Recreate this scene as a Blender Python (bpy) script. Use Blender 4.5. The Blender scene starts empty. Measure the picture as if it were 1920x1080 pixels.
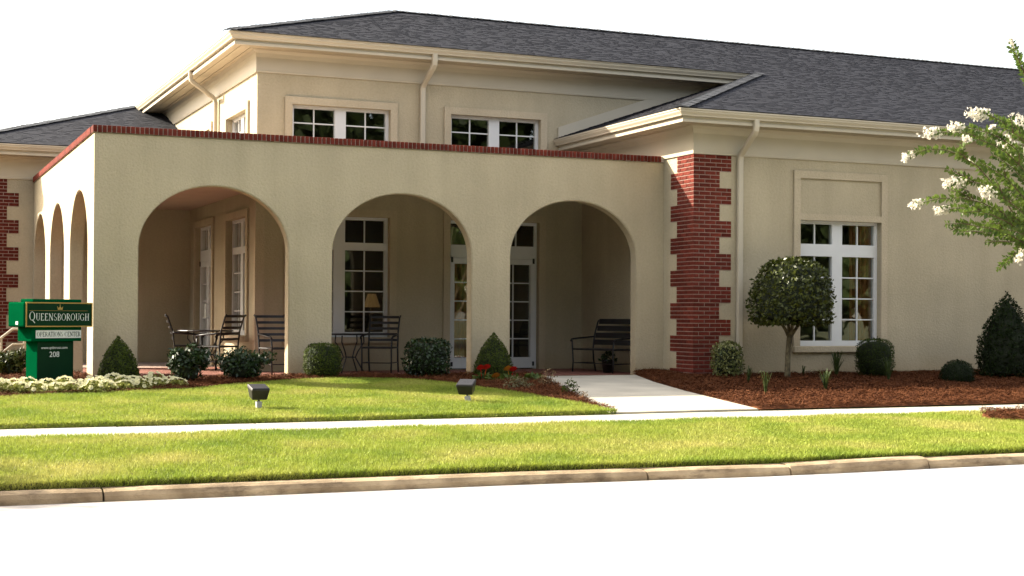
import bpy, bmesh, math, random
import numpy as np
from mathutils import Vector, Matrix, Euler

random.seed(7); rng = np.random.default_rng(7)
S = bpy.context.scene
COL = S.collection
R = math.radians

# ------------------------------------------------------------------ camera
F_PX, YAW, PITCH, ROLL = 2724.85, -23.5336, 0.4142, 0.3246
CAM = Vector((-2.8589, -21.8394, 0.9924))
SHIFT_PX = 33.2
def cam_axes():
    a, b, c = R(YAW), R(PITCH), R(ROLL)
    f = Vector((-math.sin(a) * math.cos(b), math.cos(a) * math.cos(b), math.sin(b)))
    r = Vector((math.cos(a), math.sin(a), 0)); u = r.cross(f)
    return (math.cos(c) * r + math.sin(c) * u), (-math.sin(c) * r + math.cos(c) * u), f
CR, CU, CF = cam_axes()
cd = bpy.data.cameras.new('camera'); co = bpy.data.objects.new('camera', cd); COL.objects.link(co)
m = Matrix.Identity(4)
for i in range(3):
    m[i][0], m[i][1], m[i][2], m[i][3] = CR[i], CU[i], -CF[i], CAM[i]
co.matrix_world = m
cd.sensor_width = 36; cd.lens = F_PX / 1920 * 36; cd.shift_y = SHIFT_PX / 1920
cd.clip_start = .1; cd.clip_end = 2000
S.camera = co

# ------------------------------------------------------------------ sky, sun, exposure
SUN_AZ, SUN_EL = 39.0, 31.0            # degrees behind the facade plane (sun on the left), elevation
tosun = Vector((-math.cos(R(SUN_AZ)) * math.cos(R(SUN_EL)), math.sin(R(SUN_AZ)) * math.cos(R(SUN_EL)), math.sin(R(SUN_EL))))
W = bpy.data.worlds.new('World'); S.world = W; W.use_nodes = True
nt = W.node_tree; bg = nt.nodes['Background']
sky = nt.nodes.new('ShaderNodeTexSky'); sky.sky_type = 'NISHITA'; sky.sun_disc = False
sky.sun_elevation = R(SUN_EL); sky.sun_rotation = math.atan2(tosun.x, tosun.y)
sky.air_density = 1.0; sky.dust_density = 3.0; sky.ozone_density = 1.0
hz_ = nt.nodes.new('ShaderNodeMix'); hz_.data_type = 'RGBA'; hz_.inputs[0].default_value = .5      # bright summer haze over the blue
hz_.inputs[7].default_value = (2.3, 1.95, 1.4, 1)
nt.links.new(sky.outputs[0], hz_.inputs[6]); nt.links.new(hz_.outputs[2], bg.inputs[0]); bg.inputs[1].default_value = 0.15
sl = bpy.data.lights.new('sun', 'SUN'); sl.energy = 2.9; sl.angle = R(.5); sl.color = (1, .92, .76)
so = bpy.data.objects.new('sun', sl); COL.objects.link(so)
so.rotation_euler = (-tosun).to_track_quat('-Z', 'Y').to_euler(); so.location = (-20, 20, 30)
S.view_settings.view_transform = 'Standard'; S.view_settings.look = 'None'
S.view_settings.gamma = 1; S.view_settings.use_curve_mapping = False
S.view_settings.exposure = 2.2
S.cycles.diffuse_bounces = 1

# ------------------------------------------------------------------ materials
MATS = {}
def nodes(name):
    mt = bpy.data.materials.new(name); mt.use_nodes = True; MATS[name] = mt
    n = mt.node_tree.nodes; return mt, n, mt.node_tree.links, n['Principled BSDF']
def mk(name, col, rough=.6, var=.12, scale=6, bump=0, bscale=60, metal=0, spec=.5, rnd=0, col2=None, coat=0, dist=.01, trans=0):
    """procedural paint/stone/leaf material: noise-varied colour, optional bump, optional per-object variation"""
    mt, n, l, p = nodes(name)
    tc = n.new('ShaderNodeTexCoord')
    nz = n.new('ShaderNodeTexNoise'); nz.inputs['Scale'].default_value = scale; nz.inputs['Detail'].default_value = 6
    l.new(tc.outputs['Object'], nz.inputs['Vector'])
    rp = n.new('ShaderNodeValToRGB')
    c2 = col2 or tuple(min(1, c * (1 + var)) for c in col)
    c1 = tuple(c * (1 - var) for c in col)
    rp.color_ramp.elements[0].position = .3; rp.color_ramp.elements[1].position = .7
    rp.color_ramp.elements[0].color = (*c1, 1); rp.color_ramp.elements[1].color = (*c2, 1)
    l.new(nz.outputs['Fac'], rp.inputs['Fac']); out = rp.outputs[0]
    if rnd:
        oi = n.new('ShaderNodeObjectInfo'); hs = n.new('ShaderNodeHueSaturation')
        mr = n.new('ShaderNodeMapRange'); mr.inputs['To Min'].default_value = 1 - rnd; mr.inputs['To Max'].default_value = 1 + rnd
        l.new(oi.outputs['Random'], mr.inputs['Value']); l.new(mr.outputs[0], hs.inputs['Value']); l.new(out, hs.inputs['Color']); out = hs.outputs[0]
    l.new(out, p.inputs['Base Color'])
    p.inputs['Roughness'].default_value = rough; p.inputs['Metallic'].default_value = metal
    p.inputs['Specular IOR Level'].default_value = spec; p.inputs['Coat Weight'].default_value = coat
    if bump:
        b = n.new('ShaderNodeTexNoise'); b.inputs['Scale'].default_value = bscale; b.inputs['Detail'].default_value = 4
        l.new(tc.outputs['Object'], b.inputs['Vector'])
        bp = n.new('ShaderNodeBump'); bp.inputs['Strength'].default_value = bump; bp.inputs['Distance'].default_value = dist
        l.new(b.outputs['Fac'], bp.inputs['Height']); l.new(bp.outputs[0], p.inputs['Normal'])
    if trans:
        tr = n.new('ShaderNodeBsdfTranslucent'); mx = n.new('ShaderNodeMixShader'); mx.inputs[0].default_value = trans
        l.new(out, tr.inputs[0]); l.new(p.outputs[0], mx.inputs[1]); l.new(tr.outputs[0], mx.inputs[2])
        l.new(mx.outputs[0], n['Material Output'].inputs[0])
    return mt

def stucco(name, col):
    mt, n, l, p = nodes(name)
    tc = n.new('ShaderNodeTexCoord')
    big = n.new('ShaderNodeTexNoise'); big.inputs['Scale'].default_value = .9; big.inputs['Detail'].default_value = 5
    fine = n.new('ShaderNodeTexNoise'); fine.inputs['Scale'].default_value = 26; fine.inputs['Detail'].default_value = 5
    mid = n.new('ShaderNodeTexVoronoi'); mid.inputs['Scale'].default_value = 34
    for t in (big, fine, mid): l.new(tc.outputs['Object'], t.inputs['Vector'])
    r1 = n.new('ShaderNodeValToRGB'); r1.color_ramp.elements[0].position = .3; r1.color_ramp.elements[1].position = .72
    r1.color_ramp.elements[0].color = (*[c * .9 for c in col], 1); r1.color_ramp.elements[1].color = (*[c * 1.07 for c in col], 1)
    l.new(big.outputs['Fac'], r1.inputs['Fac'])
    r2 = n.new('ShaderNodeValToRGB'); r2.color_ramp.elements[0].position = .3; r2.color_ramp.elements[1].position = .65
    r2.color_ramp.elements[0].color = (.945, .94, .93, 1); r2.color_ramp.elements[1].color = (1.03, 1.03, 1.03, 1)
    l.new(fine.outputs['Fac'], r2.inputs['Fac'])
    mul = n.new('ShaderNodeMix'); mul.data_type = 'RGBA'; mul.blend_type = 'MULTIPLY'; mul.inputs[0].default_value = 1
    l.new(r1.outputs[0], mul.inputs[6]); l.new(r2.outputs[0], mul.inputs[7])
    st = n.new('ShaderNodeTexNoise'); st.inputs['Scale'].default_value = 1.6; st.inputs['Detail'].default_value = 6; mp = n.new('ShaderNodeMapping'); mp.inputs['Scale'].default_value = (2.2, 2.2, .22)
    l.new(tc.outputs['Object'], mp.inputs[0]); l.new(mp.outputs[0], st.inputs['Vector'])
    r3 = n.new('ShaderNodeValToRGB'); r3.color_ramp.elements[0].position = .35; r3.color_ramp.elements[0].color = (.955, .95, .94, 1); r3.color_ramp.elements[1].position = .6; r3.color_ramp.elements[1].color = (1.02, 1.02, 1.02, 1); l.new(st.outputs['Fac'], r3.inputs[0])
    mu2 = n.new('ShaderNodeMix'); mu2.data_type = 'RGBA'; mu2.blend_type = 'MULTIPLY'; mu2.inputs[0].default_value = 1; l.new(mul.outputs[2], mu2.inputs[6]); l.new(r3.outputs[0], mu2.inputs[7]); mul = mu2
    # soil splash along the foot of the wall
    geo = n.new('ShaderNodeNewGeometry'); sp = n.new('ShaderNodeSeparateXYZ'); l.new(geo.outputs['Position'], sp.inputs[0])
    ad = n.new('ShaderNodeMath'); ad.operation = 'MULTIPLY_ADD'; ad.inputs[1].default_value = .5; l.new(big.outputs['Fac'], ad.inputs[0])
    l.new(sp.outputs[2], ad.inputs[2])
    mr = n.new('ShaderNodeMapRange'); mr.inputs['From Min'].default_value = .2; mr.inputs['From Max'].default_value = .62
    mr.inputs['To Min'].default_value = .45; mr.inputs['To Max'].default_value = 0; l.new(ad.outputs[0], mr.inputs['Value'])
    dm = n.new('ShaderNodeMix'); dm.data_type = 'RGBA'; l.new(mr.outputs[0], dm.inputs[0]); l.new(mul.outputs[2], dm.inputs[6])
    dm.inputs[7].default_value = (col[0] * .82, col[1] * .68, col[2] * .52, 1)
    l.new(dm.outputs[2], p.inputs['Base Color']); p.inputs['Roughness'].default_value = .92; p.inputs['Specular IOR Level'].default_value = .2
    mx = n.new('ShaderNodeMath'); mx.operation = 'ADD'; l.new(fine.outputs['Fac'], mx.inputs[0]); l.new(mid.outputs['Distance'], mx.inputs[1])
    bp = n.new('ShaderNodeBump'); bp.inputs['Strength'].default_value = .42; bp.inputs['Distance'].default_value = .01
    l.new(mx.outputs[0], bp.inputs['Height']); l.new(bp.outputs[0], p.inputs['Normal'])
    return mt

STUCCO = stucco('stucco', (.52, .445, .305))
TRIMST = stucco('stucco_trim', (.57, .48, .335))
CREAM = mk('cream_paint', (.57, .50, .375), .45, .04, 2)
SOFFIT = mk('soffit_paint', (.52, .44, .315), .6, .05, 2)
WHITE = mk('white_vinyl', (.78, .78, .76), .35, .03, 3)
BRICK = mk('brick', (.145, .027, .017), .85, .3, 18, .6, 90, rnd=.28, spec=.15)
MORTAR = mk('mortar', (.40, .29, .235), .95, .15, 30, .5, 80)
PAVER = mk('porch_paver', (.30, .12, .085), .8, .25, 9, .3, 60)
CONC = mk('concrete', (.50, .46, .365), .85, .16, 1.3, .25, 90)
KERBM = mk('kerb_concrete', (.36, .25, .135), .9, .3, 3.5, .5, 70, col2=(.60, .45, .27))
def kerbmat():
    mt = MATS['kerb_concrete']; n, l = mt.node_tree.nodes, mt.node_tree.links; p = n['Principled BSDF']; src = p.inputs['Base Color'].links[0].from_socket
    tc = n.new('ShaderNodeTexCoord'); a = n.new('ShaderNodeTexNoise'); a.inputs['Scale'].default_value = 2.2; a.inputs['Detail'].default_value = 9; a.inputs['Roughness'].default_value = .7
    mp = n.new('ShaderNodeMapping'); mp.inputs['Scale'].default_value = (1, 2, 3); l.new(tc.outputs['Object'], mp.inputs[0]); l.new(mp.outputs[0], a.inputs['Vector'])
    r = n.new('ShaderNodeValToRGB'); r.color_ramp.elements[0].position = .5; r.color_ramp.elements[0].color = (0, 0, 0, 1); r.color_ramp.elements[1].position = .68; r.color_ramp.elements[1].color = (.85, .85, .85, 1); l.new(a.outputs['Fac'], r.inputs[0])
    mx = n.new('ShaderNodeMix'); mx.data_type = 'RGBA'; l.new(r.outputs[0], mx.inputs[0]); l.new(src, mx.inputs[6]); mx.inputs[7].default_value = (.10, .065, .035, 1); l.new(mx.outputs[2], p.inputs['Base Color'])
kerbmat()
def roadgrit():
    mt = MATS['bleached_road']; n, l = mt.node_tree.nodes, mt.node_tree.links; p = n['Principled BSDF']; src = p.inputs['Base Color'].links[0].from_socket
    g = n.new('ShaderNodeNewGeometry'); s = n.new('ShaderNodeSeparateXYZ'); l.new(g.outputs['Position'], s.inputs[0])
    a = n.new('ShaderNodeTexNoise'); a.inputs['Scale'].default_value = 1.3; a.inputs['Detail'].default_value = 8; l.new(g.outputs['Position'], a.inputs['Vector'])
    ad = n.new('ShaderNodeMath'); ad.operation = 'MULTIPLY_ADD'; ad.inputs[1].default_value = .5; l.new(a.outputs['Fac'], ad.inputs[0]); l.new(s.outputs[1], ad.inputs[2])
    mr = n.new('ShaderNodeMapRange'); mr.inputs['From Min'].default_value = -10.72; mr.inputs['From Max'].default_value = -10.2; mr.inputs['To Max'].default_value = .75; l.new(ad.outputs[0], mr.inputs['Value'])
    mx = n.new('ShaderNodeMix'); mx.data_type = 'RGBA'; l.new(mr.outputs[0], mx.inputs[0]); l.new(src, mx.inputs[6]); mx.inputs[7].default_value = (.30, .25, .20, 1); l.new(mx.outputs[2], p.inputs['Base Color'])
ROADM = mk('bleached_road', (.62, .61, .59), .9, .03, 3, .2, 120)
roadgrit()
YELLOW = mk('yellow_road_paint', (.75, .55, .06), .7, .1, 8)
SOILM = mk('soil', (.09, .055, .03), .95, .3, 8, .6, 40)
STRAW = mk('pine_straw', (.085, .024, .008), .85, .35, 14, col2=(.17, .062, .022), spec=.15)
TURF = mk('turf', (.06, .075, .012), .95, .35, 2.2, .6, 90, col2=(.10, .09, .02))
BLACKM = mk('black_iron', (.012, .012, .013), .45, .2, 10)
LAMPM = mk('floodlight_bronze', (.026, .024, .025), .4, .15, 14, .15, 150)
GREYBOX = mk('grey_conduit', (.42, .42, .44), .5, .1, 10)
GREEN = mk('sign_green', (.0006, .072, .024), .8, .1, 3, spec=0)
GREENF = mk('sign_green_face', (.004, .03, .011), .55, .1, 3, spec=.08)
GOLD = mk('gold_edge', (.40, .25, .05), .4, .1, 8)
LETTER = mk('white_letter', (.72, .76, .72), .5, .03, 8)
DKLET = mk('dark_letter', (.03, .05, .045), .5, .03, 8)
ROOFB = mk('roof_felt', (.03, .03, .034), .9, .2, 8)
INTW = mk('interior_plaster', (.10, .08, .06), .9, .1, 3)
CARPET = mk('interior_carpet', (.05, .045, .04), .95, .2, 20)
CURTAIN = mk('curtain_cloth', (.40, .15, .045), .8, .15, 5)
SHADE = mk('lamp_shade', (.36, .22, .10), .7, .05, 4)
BARK = mk('mottled_bark', (.07, .05, .026), .9, .4, 16, .6, 40, col2=(.20, .17, .09))
TWIG = mk('twig', (.10, .06, .035), .9, .3, 20)
def leafmat(name, col, col2, rough=.5, spec=.4, trans=.15, scale=11):
    return mk(name, col, rough, .3, scale, col2=col2, spec=spec, trans=trans)
BOXL = leafmat('boxwood_leaf', (.022, .042, .006), (.06, .09, .014), .6, .12)
BOXL2 = leafmat('clipped_cone_leaf', (.04, .066, .01), (.095, .125, .02), .6, .12)
DARKL = leafmat('dark_gloss_leaf', (.010, .028, .006), (.03, .06, .014), .32, .4, .08)
HOLLY = leafmat('holly_leaf', (.016, .028, .003), (.085, .10, .012), .38, .3, .1)
VARL = leafmat('variegated_leaf', (.08, .11, .02), (.26, .27, .09), .45)
CONED = leafmat('cone_leaf', (.006, .016, .003), (.020, .034, .007), .5, .1)
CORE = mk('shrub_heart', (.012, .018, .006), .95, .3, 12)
MYRT = leafmat('myrtle_leaf', (.05, .105, .012), (.15, .21, .035), .5, .4, .35)
BLOOM = mk('white_bloom', (.80, .75, .62), .8, .08, 20, trans=.35)
PETW = mk('petunia_petal', (.80, .75, .45), .8, .08, 15, trans=.3)
PETL = leafmat('petunia_leaf', (.17, .20, .02), (.42, .42, .09), .6)
REDP = mk('red_petal', (.80, .012, .012), .6, .2, 10)
ORGP = mk('orange_petal', (.75, .28, .03), .6, .2, 10)
LILYL = leafmat('lily_leaf', (.035, .065, .014), (.085, .12, .03), .5, .4, .25)
TREEL = leafmat('street_tree_leaf', (.025, .04, .01), (.055, .08, .02), .6, .3, .25, 1.5)
GREYLEAF = leafmat('dusty_leaf', (.12, .12, .045), (.22, .20, .09), .6)

def grassmat():
    mt, n, l, p = nodes('grass_blade')
    geo = n.new('ShaderNodeNewGeometry')
    a = n.new('ShaderNodeTexNoise'); a.inputs['Scale'].default_value = .9; a.inputs['Detail'].default_value = 5
    b = n.new('ShaderNodeTexNoise'); b.inputs['Scale'].default_value = 24; b.inputs['Detail'].default_value = 2
    l.new(geo.outputs['Position'], a.inputs['Vector']); l.new(geo.outputs['Position'], b.inputs['Vector'])
    r1 = n.new('ShaderNodeValToRGB'); e = r1.color_ramp.elements
    e[0].position = .3; e[0].color = (.18, .27, .03, 1); e[1].position = .78; e[1].color = (.54, .48, .15, 1)
    x = r1.color_ramp.elements.new(.5); x.color = (.33, .39, .055, 1)
    l.new(a.outputs['Fac'], r1.inputs['Fac'])
    hs = n.new('ShaderNodeHueSaturation'); mr = n.new('ShaderNodeMapRange')
    mr.inputs['From Min'].default_value = .3; mr.inputs['From Max'].default_value = .7; mr.inputs['To Min'].default_value = .65; mr.inputs['To Max'].default_value = 1.35
    l.new(b.outputs['Fac'], mr.inputs['Value']); l.new(mr.outputs[0], hs.inputs['Value']); l.new(r1.outputs[0], hs.inputs['Color'])
    l.new(hs.outputs[0], p.inputs['Base Color']); p.inputs['Roughness'].default_value = .6; p.inputs['Specular IOR Level'].default_value = .25
    tr = n.new('ShaderNodeBsdfTranslucent'); mx = n.new('ShaderNodeMixShader'); mx.inputs[0].default_value = .3
    l.new(hs.outputs[0], tr.inputs[0]); l.new(p.outputs[0], mx.inputs[1]); l.new(tr.outputs[0], mx.inputs[2]); l.new(mx.outputs[0], n['Material Output'].inputs[0])
    return mt
GRASS = grassmat()

def shinglemat():
    mt, n, l, p = nodes('asphalt_shingle')
    at = n.new('ShaderNodeAttribute'); at.attribute_name = 'tone'
    r = n.new('ShaderNodeValToRGB'); e = r.color_ramp.elements
    e[0].color = (.018, .019, .025, 1); e[1].color = (.033, .033, .042, 1); l.new(at.outputs['Fac'], r.inputs['Fac'])
    tc = n.new('ShaderNodeTexCoord'); b = n.new('ShaderNodeTexNoise'); b.inputs['Scale'].default_value = 150; l.new(tc.outputs['Object'], b.inputs['Vector'])
    big = n.new('ShaderNodeTexNoise'); big.inputs['Scale'].default_value = .5; big.inputs['Detail'].default_value = 4; l.new(tc.outputs['Object'], big.inputs['Vector'])
    mr = n.new('ShaderNodeMapRange'); mr.inputs['To Min'].default_value = .88; mr.inputs['To Max'].default_value = 1.12; l.new(big.outputs['Fac'], mr.inputs['Value'])
    hs = n.new('ShaderNodeHueSaturation'); l.new(mr.outputs[0], hs.inputs['Value']); l.new(r.outputs[0], hs.inputs['Color'])
    l.new(hs.outputs[0], p.inputs['Base Color']); p.inputs['Roughness'].default_value = .9; p.inputs['Specular IOR Level'].default_value = .25
    bp = n.new('ShaderNodeBump'); bp.inputs['Strength'].default_value = .4; bp.inputs['Distance'].default_value = .004
    l.new(b.outputs['Fac'], bp.inputs['Height']); l.new(bp.outputs[0], p.inputs['Normal'])
    return mt
SHINGLE = shinglemat()
HIPCAP = mk('hip_cap_shingle', (.06, .063, .07), .85, .2, 9, .3, 90)

def glassmat():
    mt, n, l, p = nodes('window_glass'); n.remove(p)
    g = n.new('ShaderNodeBsdfGlossy'); g.inputs['Roughness'].default_value = .01; g.inputs[0].default_value = (1, 1, 1, 1)
    t = n.new('ShaderNodeBsdfTransparent'); t.inputs[0].default_value = (.86, .89, .87, 1)
    fr = n.new('ShaderNodeFresnel'); fr.inputs[0].default_value = 1.5
    mu = n.new('ShaderNodeMath'); mu.operation = 'MULTIPLY'; mu.inputs[1].default_value = 1.5; mu.use_clamp = True; l.new(fr.outputs[0], mu.inputs[0])
    mx = n.new('ShaderNodeMixShader'); l.new(mu.outputs[0], mx.inputs[0]); l.new(t.outputs[0], mx.inputs[1]); l.new(g.outputs[0], mx.inputs[2])
    tc = n.new('ShaderNodeTexCoord'); b = n.new('ShaderNodeTexNoise'); b.inputs['Scale'].default_value = 1.5; l.new(tc.outputs['Object'], b.inputs['Vector'])
    bp = n.new('ShaderNodeBump'); bp.inputs['Strength'].default_value = .06; bp.inputs['Distance'].default_value = .02; l.new(b.outputs['Fac'], bp.inputs['Height']); l.new(bp.outputs[0], g.inputs['Normal'])
    l.new(mx.outputs[0], n['Material Output'].inputs[0]); return mt
GLASS = glassmat()

# ------------------------------------------------------------------ helpers
def tag(o, label=None, cat=None, group=None, kind=None):
    if label: o['label'] = label
    if cat: o['category'] = cat
    if group: o['group'] = group
    if kind: o['kind'] = kind
    return o
def link(name, me, mat=None, parent=None):
    o = bpy.data.objects.new(name, me); COL.objects.link(o)
    if mat and not me.materials: me.materials.append(mat)
    if parent: o.parent = parent
    return o
def empty(name, loc=(0, 0, 0), rz=0):
    o = bpy.data.objects.new(name, None); COL.objects.link(o); o.location = loc; o.rotation_euler = (0, 0, rz); o.empty_display_size = .2
    return o
def np_mesh(name, V, Fc, mat=None, smooth=False):
    """V (n,3); Fc (m,k) int array, all faces of k corners"""
    me = bpy.data.meshes.new(name); V = np.asarray(V, np.float32); Fc = np.asarray(Fc, np.int32); k = Fc.shape[1]
    me.vertices.add(len(V)); me.vertices.foreach_set('co', V.ravel())
    me.loops.add(Fc.size); me.loops.foreach_set('vertex_index', Fc.ravel())
    me.polygons.add(len(Fc)); me.polygons.foreach_set('loop_start', np.arange(0, Fc.size, k, dtype=np.int32)); me.polygons.foreach_set('loop_total', np.full(len(Fc), k, np.int32))
    if smooth: me.polygons.foreach_set('use_smooth', np.ones(len(Fc), bool))
    me.update(calc_edges=True); me.validate()
    if mat: me.materials.append(mat)
    return me

class MB:
    def __init__(s): s.v = []; s.f = []
    def add(s, vs, fs):
        b = len(s.v); s.v += [tuple(v) for v in vs]; s.f += [tuple(i + b for i in f) for f in fs]; return s
    def quad(s, a, b, c, d): return s.add([a, b, c, d], [(0, 1, 2, 3)])
    def box(s, x0, x1, y0, y1, z0, z1, T=None):
        vs = [(x0, y0, z0), (x1, y0, z0), (x1, y1, z0), (x0, y1, z0), (x0, y0, z1), (x1, y0, z1), (x1, y1, z1), (x0, y1, z1)]
        if T: vs = [T(*v) for v in vs]
        return s.add(vs, [(0, 3, 2, 1), (4, 5, 6, 7), (0, 1, 5, 4), (1, 2, 6, 5), (2, 3, 7, 6), (3, 0, 4, 7)])
    def tube(s, pts, r, n=6, cap=True):
        pts = [Vector(p) for p in pts]; k = len(pts); rs = r if isinstance(r, (list, tuple)) else [r] * k
        base = len(s.v); prev = None
        for i, p in enumerate(pts):
            d = (pts[min(i + 1, k - 1)] - pts[max(i - 1, 0)]).normalized()
            if prev is None:
                a = Vector((0, 0, 1)) if abs(d.z) < .9 else Vector((1, 0, 0)); u = d.cross(a).normalized()
            else: u = (prev - d * prev.dot(d)).normalized()
            prev = u; w = d.cross(u)
            for j in range(n):
                t = 2 * math.pi * (j + .5) / n; s.v.append(tuple(p + rs[i] * (math.cos(t) * u + math.sin(t) * w)))
        for i in range(k - 1):
            for j in range(n):
                a = base + i * n + j; b = base + i * n + (j + 1) % n; s.f.append((a, b, b + n, a + n))
        if cap: s.f.append(tuple(base + j for j in range(n))[::-1]); s.f.append(tuple(base + (k - 1) * n + j for j in range(n)))
        return s
    def lathe(s, prof, c=(0, 0, 0), n=20):
        base = len(s.v)
        for r, z in prof:
            for j in range(n):
                t = 2 * math.pi * j / n; s.v.append((c[0] + r * math.cos(t), c[1] + r * math.sin(t), c[2] + z))
        for i in range(len(prof) - 1):
            for j in range(n):
                a = base + i * n + j; b = base + i * n + (j + 1) % n; s.f.append((a, b, b + n, a + n))
        return s
    def build(s, name, mat, parent=None, smooth=False, bevel=0):
        me = bpy.data.meshes.new(name); me.from_pydata(s.v, [], s.f)
        bm = bmesh.new(); bm.from_mesh(me); bmesh.ops.recalc_face_normals(bm, faces=bm.faces)
        if bevel: bmesh.ops.bevel(bm, geom=[e for e in bm.edges if len(e.link_faces) == 2 and e.calc_face_angle(0) > .5], offset=bevel, segments=2, affect='EDGES', profile=.5)
        bm.to_mesh(me); bm.free()
        if smooth:
            for p in me.polygons: p.use_smooth = True
        return link(name, me, mat, parent)

def at(px, py, y):                       # a point of the photograph at facade depth y
    px, py, y = float(px), float(py), float(y)
    d = CF + ((px - 960) / F_PX) * CR - ((py - 540 - SHIFT_PX) / F_PX) * CU
    return CAM + d * ((y - CAM.y) / d.y)

# ------------------------------------------------------------------ dimensions of the place
PW, PD, EX, U, OV = 9.484, 9.043, 1.005, 3.159, 0.627
ZG, ZGU, ZF, ZFU = 4.347, 5.797, 3.70, 5.226
SLOPE = (ZGU - ZG) / (U + EX)
def gz(y): return float(np.interp(y, [-10.35, -7.0, -5.6, -1.0, 0], [-.35, -.25, -.2, 0, .03]))
def gza(y): return np.interp(y, [-10.35, -7.0, -5.6, -1.0, 0], [-.35, -.25, -.2, 0, .03])
def inpoly(P, X, Y):
    c = np.zeros(len(X), bool); j = len(P) - 1
    for i in range(len(P)):
        xi, yi = P[i]; xj, yj = P[j]
        c ^= ((yi > Y) != (yj > Y)) & (X < (xj - xi) * (Y - yi) / (yj - yi + 1e-12) + xi); j = i
    return c
def sample(P, dens):
    P = np.array(P); a, b = P.min(0), P.max(0); n = int((b - a).prod() * dens)
    X = rng.uniform(a[0], b[0], n); Y = rng.uniform(a[1], b[1], n); k = inpoly(P, X, Y); return X[k], Y[k]

# ================================================================== SETTING
# ---- ground: one sheet to the horizon, terraced at the kerb line
YK = lambda x: float(np.interp(x, [-300, -2, 2.1, 4.6, 6.7, 300], [-10.28, -10.28, -10.38, -10.6, -10.56, -10.56]))
xs = [-600, -40, -12] + list(np.linspace(-6, 14, 41)) + [30, 60, 600]
prof = [-5.95, -5.0, -4.0, -3.0, -2.0, -1.0, 0.0, 1.0]
V = []; FQ = []
rows = []
for x in xs:
    yk = YK(x)
    rows.append([(x, -600, -.56), (x, -60, -.52), (x, -20, -.446), (x, yk - .17, -.446), (x, yk - .02, -.446), (x, yk, -.36), (x, yk + .062, -.36), (x, yk + .075, gz(yk) + .036), (x, -9.6, gz(-9.6) + .036), (x, -8.4, gz(-8.4) + .036), (x, -7.03, gz(-7.05) + .02),
                 (x, -7.0, -.27), (x, -5.755, -.27), (x, -5.745, gz(-5.7) - .012)] + [(x, y, gz(y) - .012) for y in (-5, -4, -3, -2, -1, -.1)] + [(x, 1, -.1), (x, 40, -.1), (x, 600, -.1)])
k = len(rows[0])
for r_ in rows: V += r_
for i in range(len(xs) - 1):
    for j in range(k - 1):
        a = i * k + j; FQ.append((a, a + k, a + k + 1, a + 1))
tag(link('ground', np_mesh('ground', V, FQ, TURF)), kind='structure')
# ---- road sheet over it
V = []; FQ = []
for x in xs: V += [(x, -19.2, -.442), (x, YK(x) - .14, -.44)]
for i in range(len(xs) - 1): FQ.append((2 * i, 2 * i + 2, 2 * i + 3, 2 * i + 1))
road = tag(link('road', np_mesh('road', V, FQ, ROADM)), kind='structure')
for dy in (0, .24):
    b = MB(); yy = -13.35 - dy; b.quad((5.66 - dy * .42, yy - .06, -.437), (60, yy - .06, -.437), (60, yy + .06, -.437), (5.66 - dy * .42, yy + .06, -.437)); b.build('yellow_line', YELLOW, road)
# ---- kerb: separate cast stones with open joints
kerb = tag(empty('kerb', (0, -10.4, -.5)), kind='structure')
def kerb_x(px, py=900): 
    d = CF + ((px - 960) / F_PX) * CR - ((py - 540 - SHIFT_PX) / F_PX) * CU; return (CAM + d * ((-.36 - CAM.z) / d.z)).x
joints = [-30, -12, -6, kerb_x(200, 925), kerb_x(1225, 885), kerb_x(1505, 878), kerb_x(1760, 865), 10.5, 16, 30, 60]
for i in range(len(joints) - 1):
    a, b = joints[i] + .008, joints[i + 1] - .008
    n = max(2, int((b - a) / .35)); mb = MB(); pr = []
    for t in range(n + 1):
        x = a + (b - a) * t / n; y = YK(x)
        lift = .022 * max(0, 1 - abs(x - 6.55) / 2.6) if i == 5 else 0.0
        e = .02 if t in (0, n) else 0
        j1 = random.uniform(-.004, .004)
        ring = [(-.15 + e + j1, -.52), (-.145 + e + j1, -.455), (-.13 + e, -.40), (-.10 + e * .6, -.365 - e * .3), (-.055, -.349 - e * .5), (.0, -.346 - e * .4), (.06, -.35), (.06, -.56)]
        pr.append([(x, y + p, z + lift) for p, z in ring])
    for t in range(n):
        for j in range(7): mb.quad(pr[t][j], pr[t + 1][j], pr[t + 1][j + 1], pr[t][j + 1])
    mb.add(pr[0], [tuple(range(8))]); mb.add(pr[n], [tuple(range(8))[::-1]])
    o = mb.build('kerb_stone', KERBM, None); o.parent = kerb; o.matrix_parent_inverse = Matrix.Translation((0, 10.4, .5))
    for p in o.data.polygons: p.use_smooth = len(p.vertices) == 4
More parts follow.
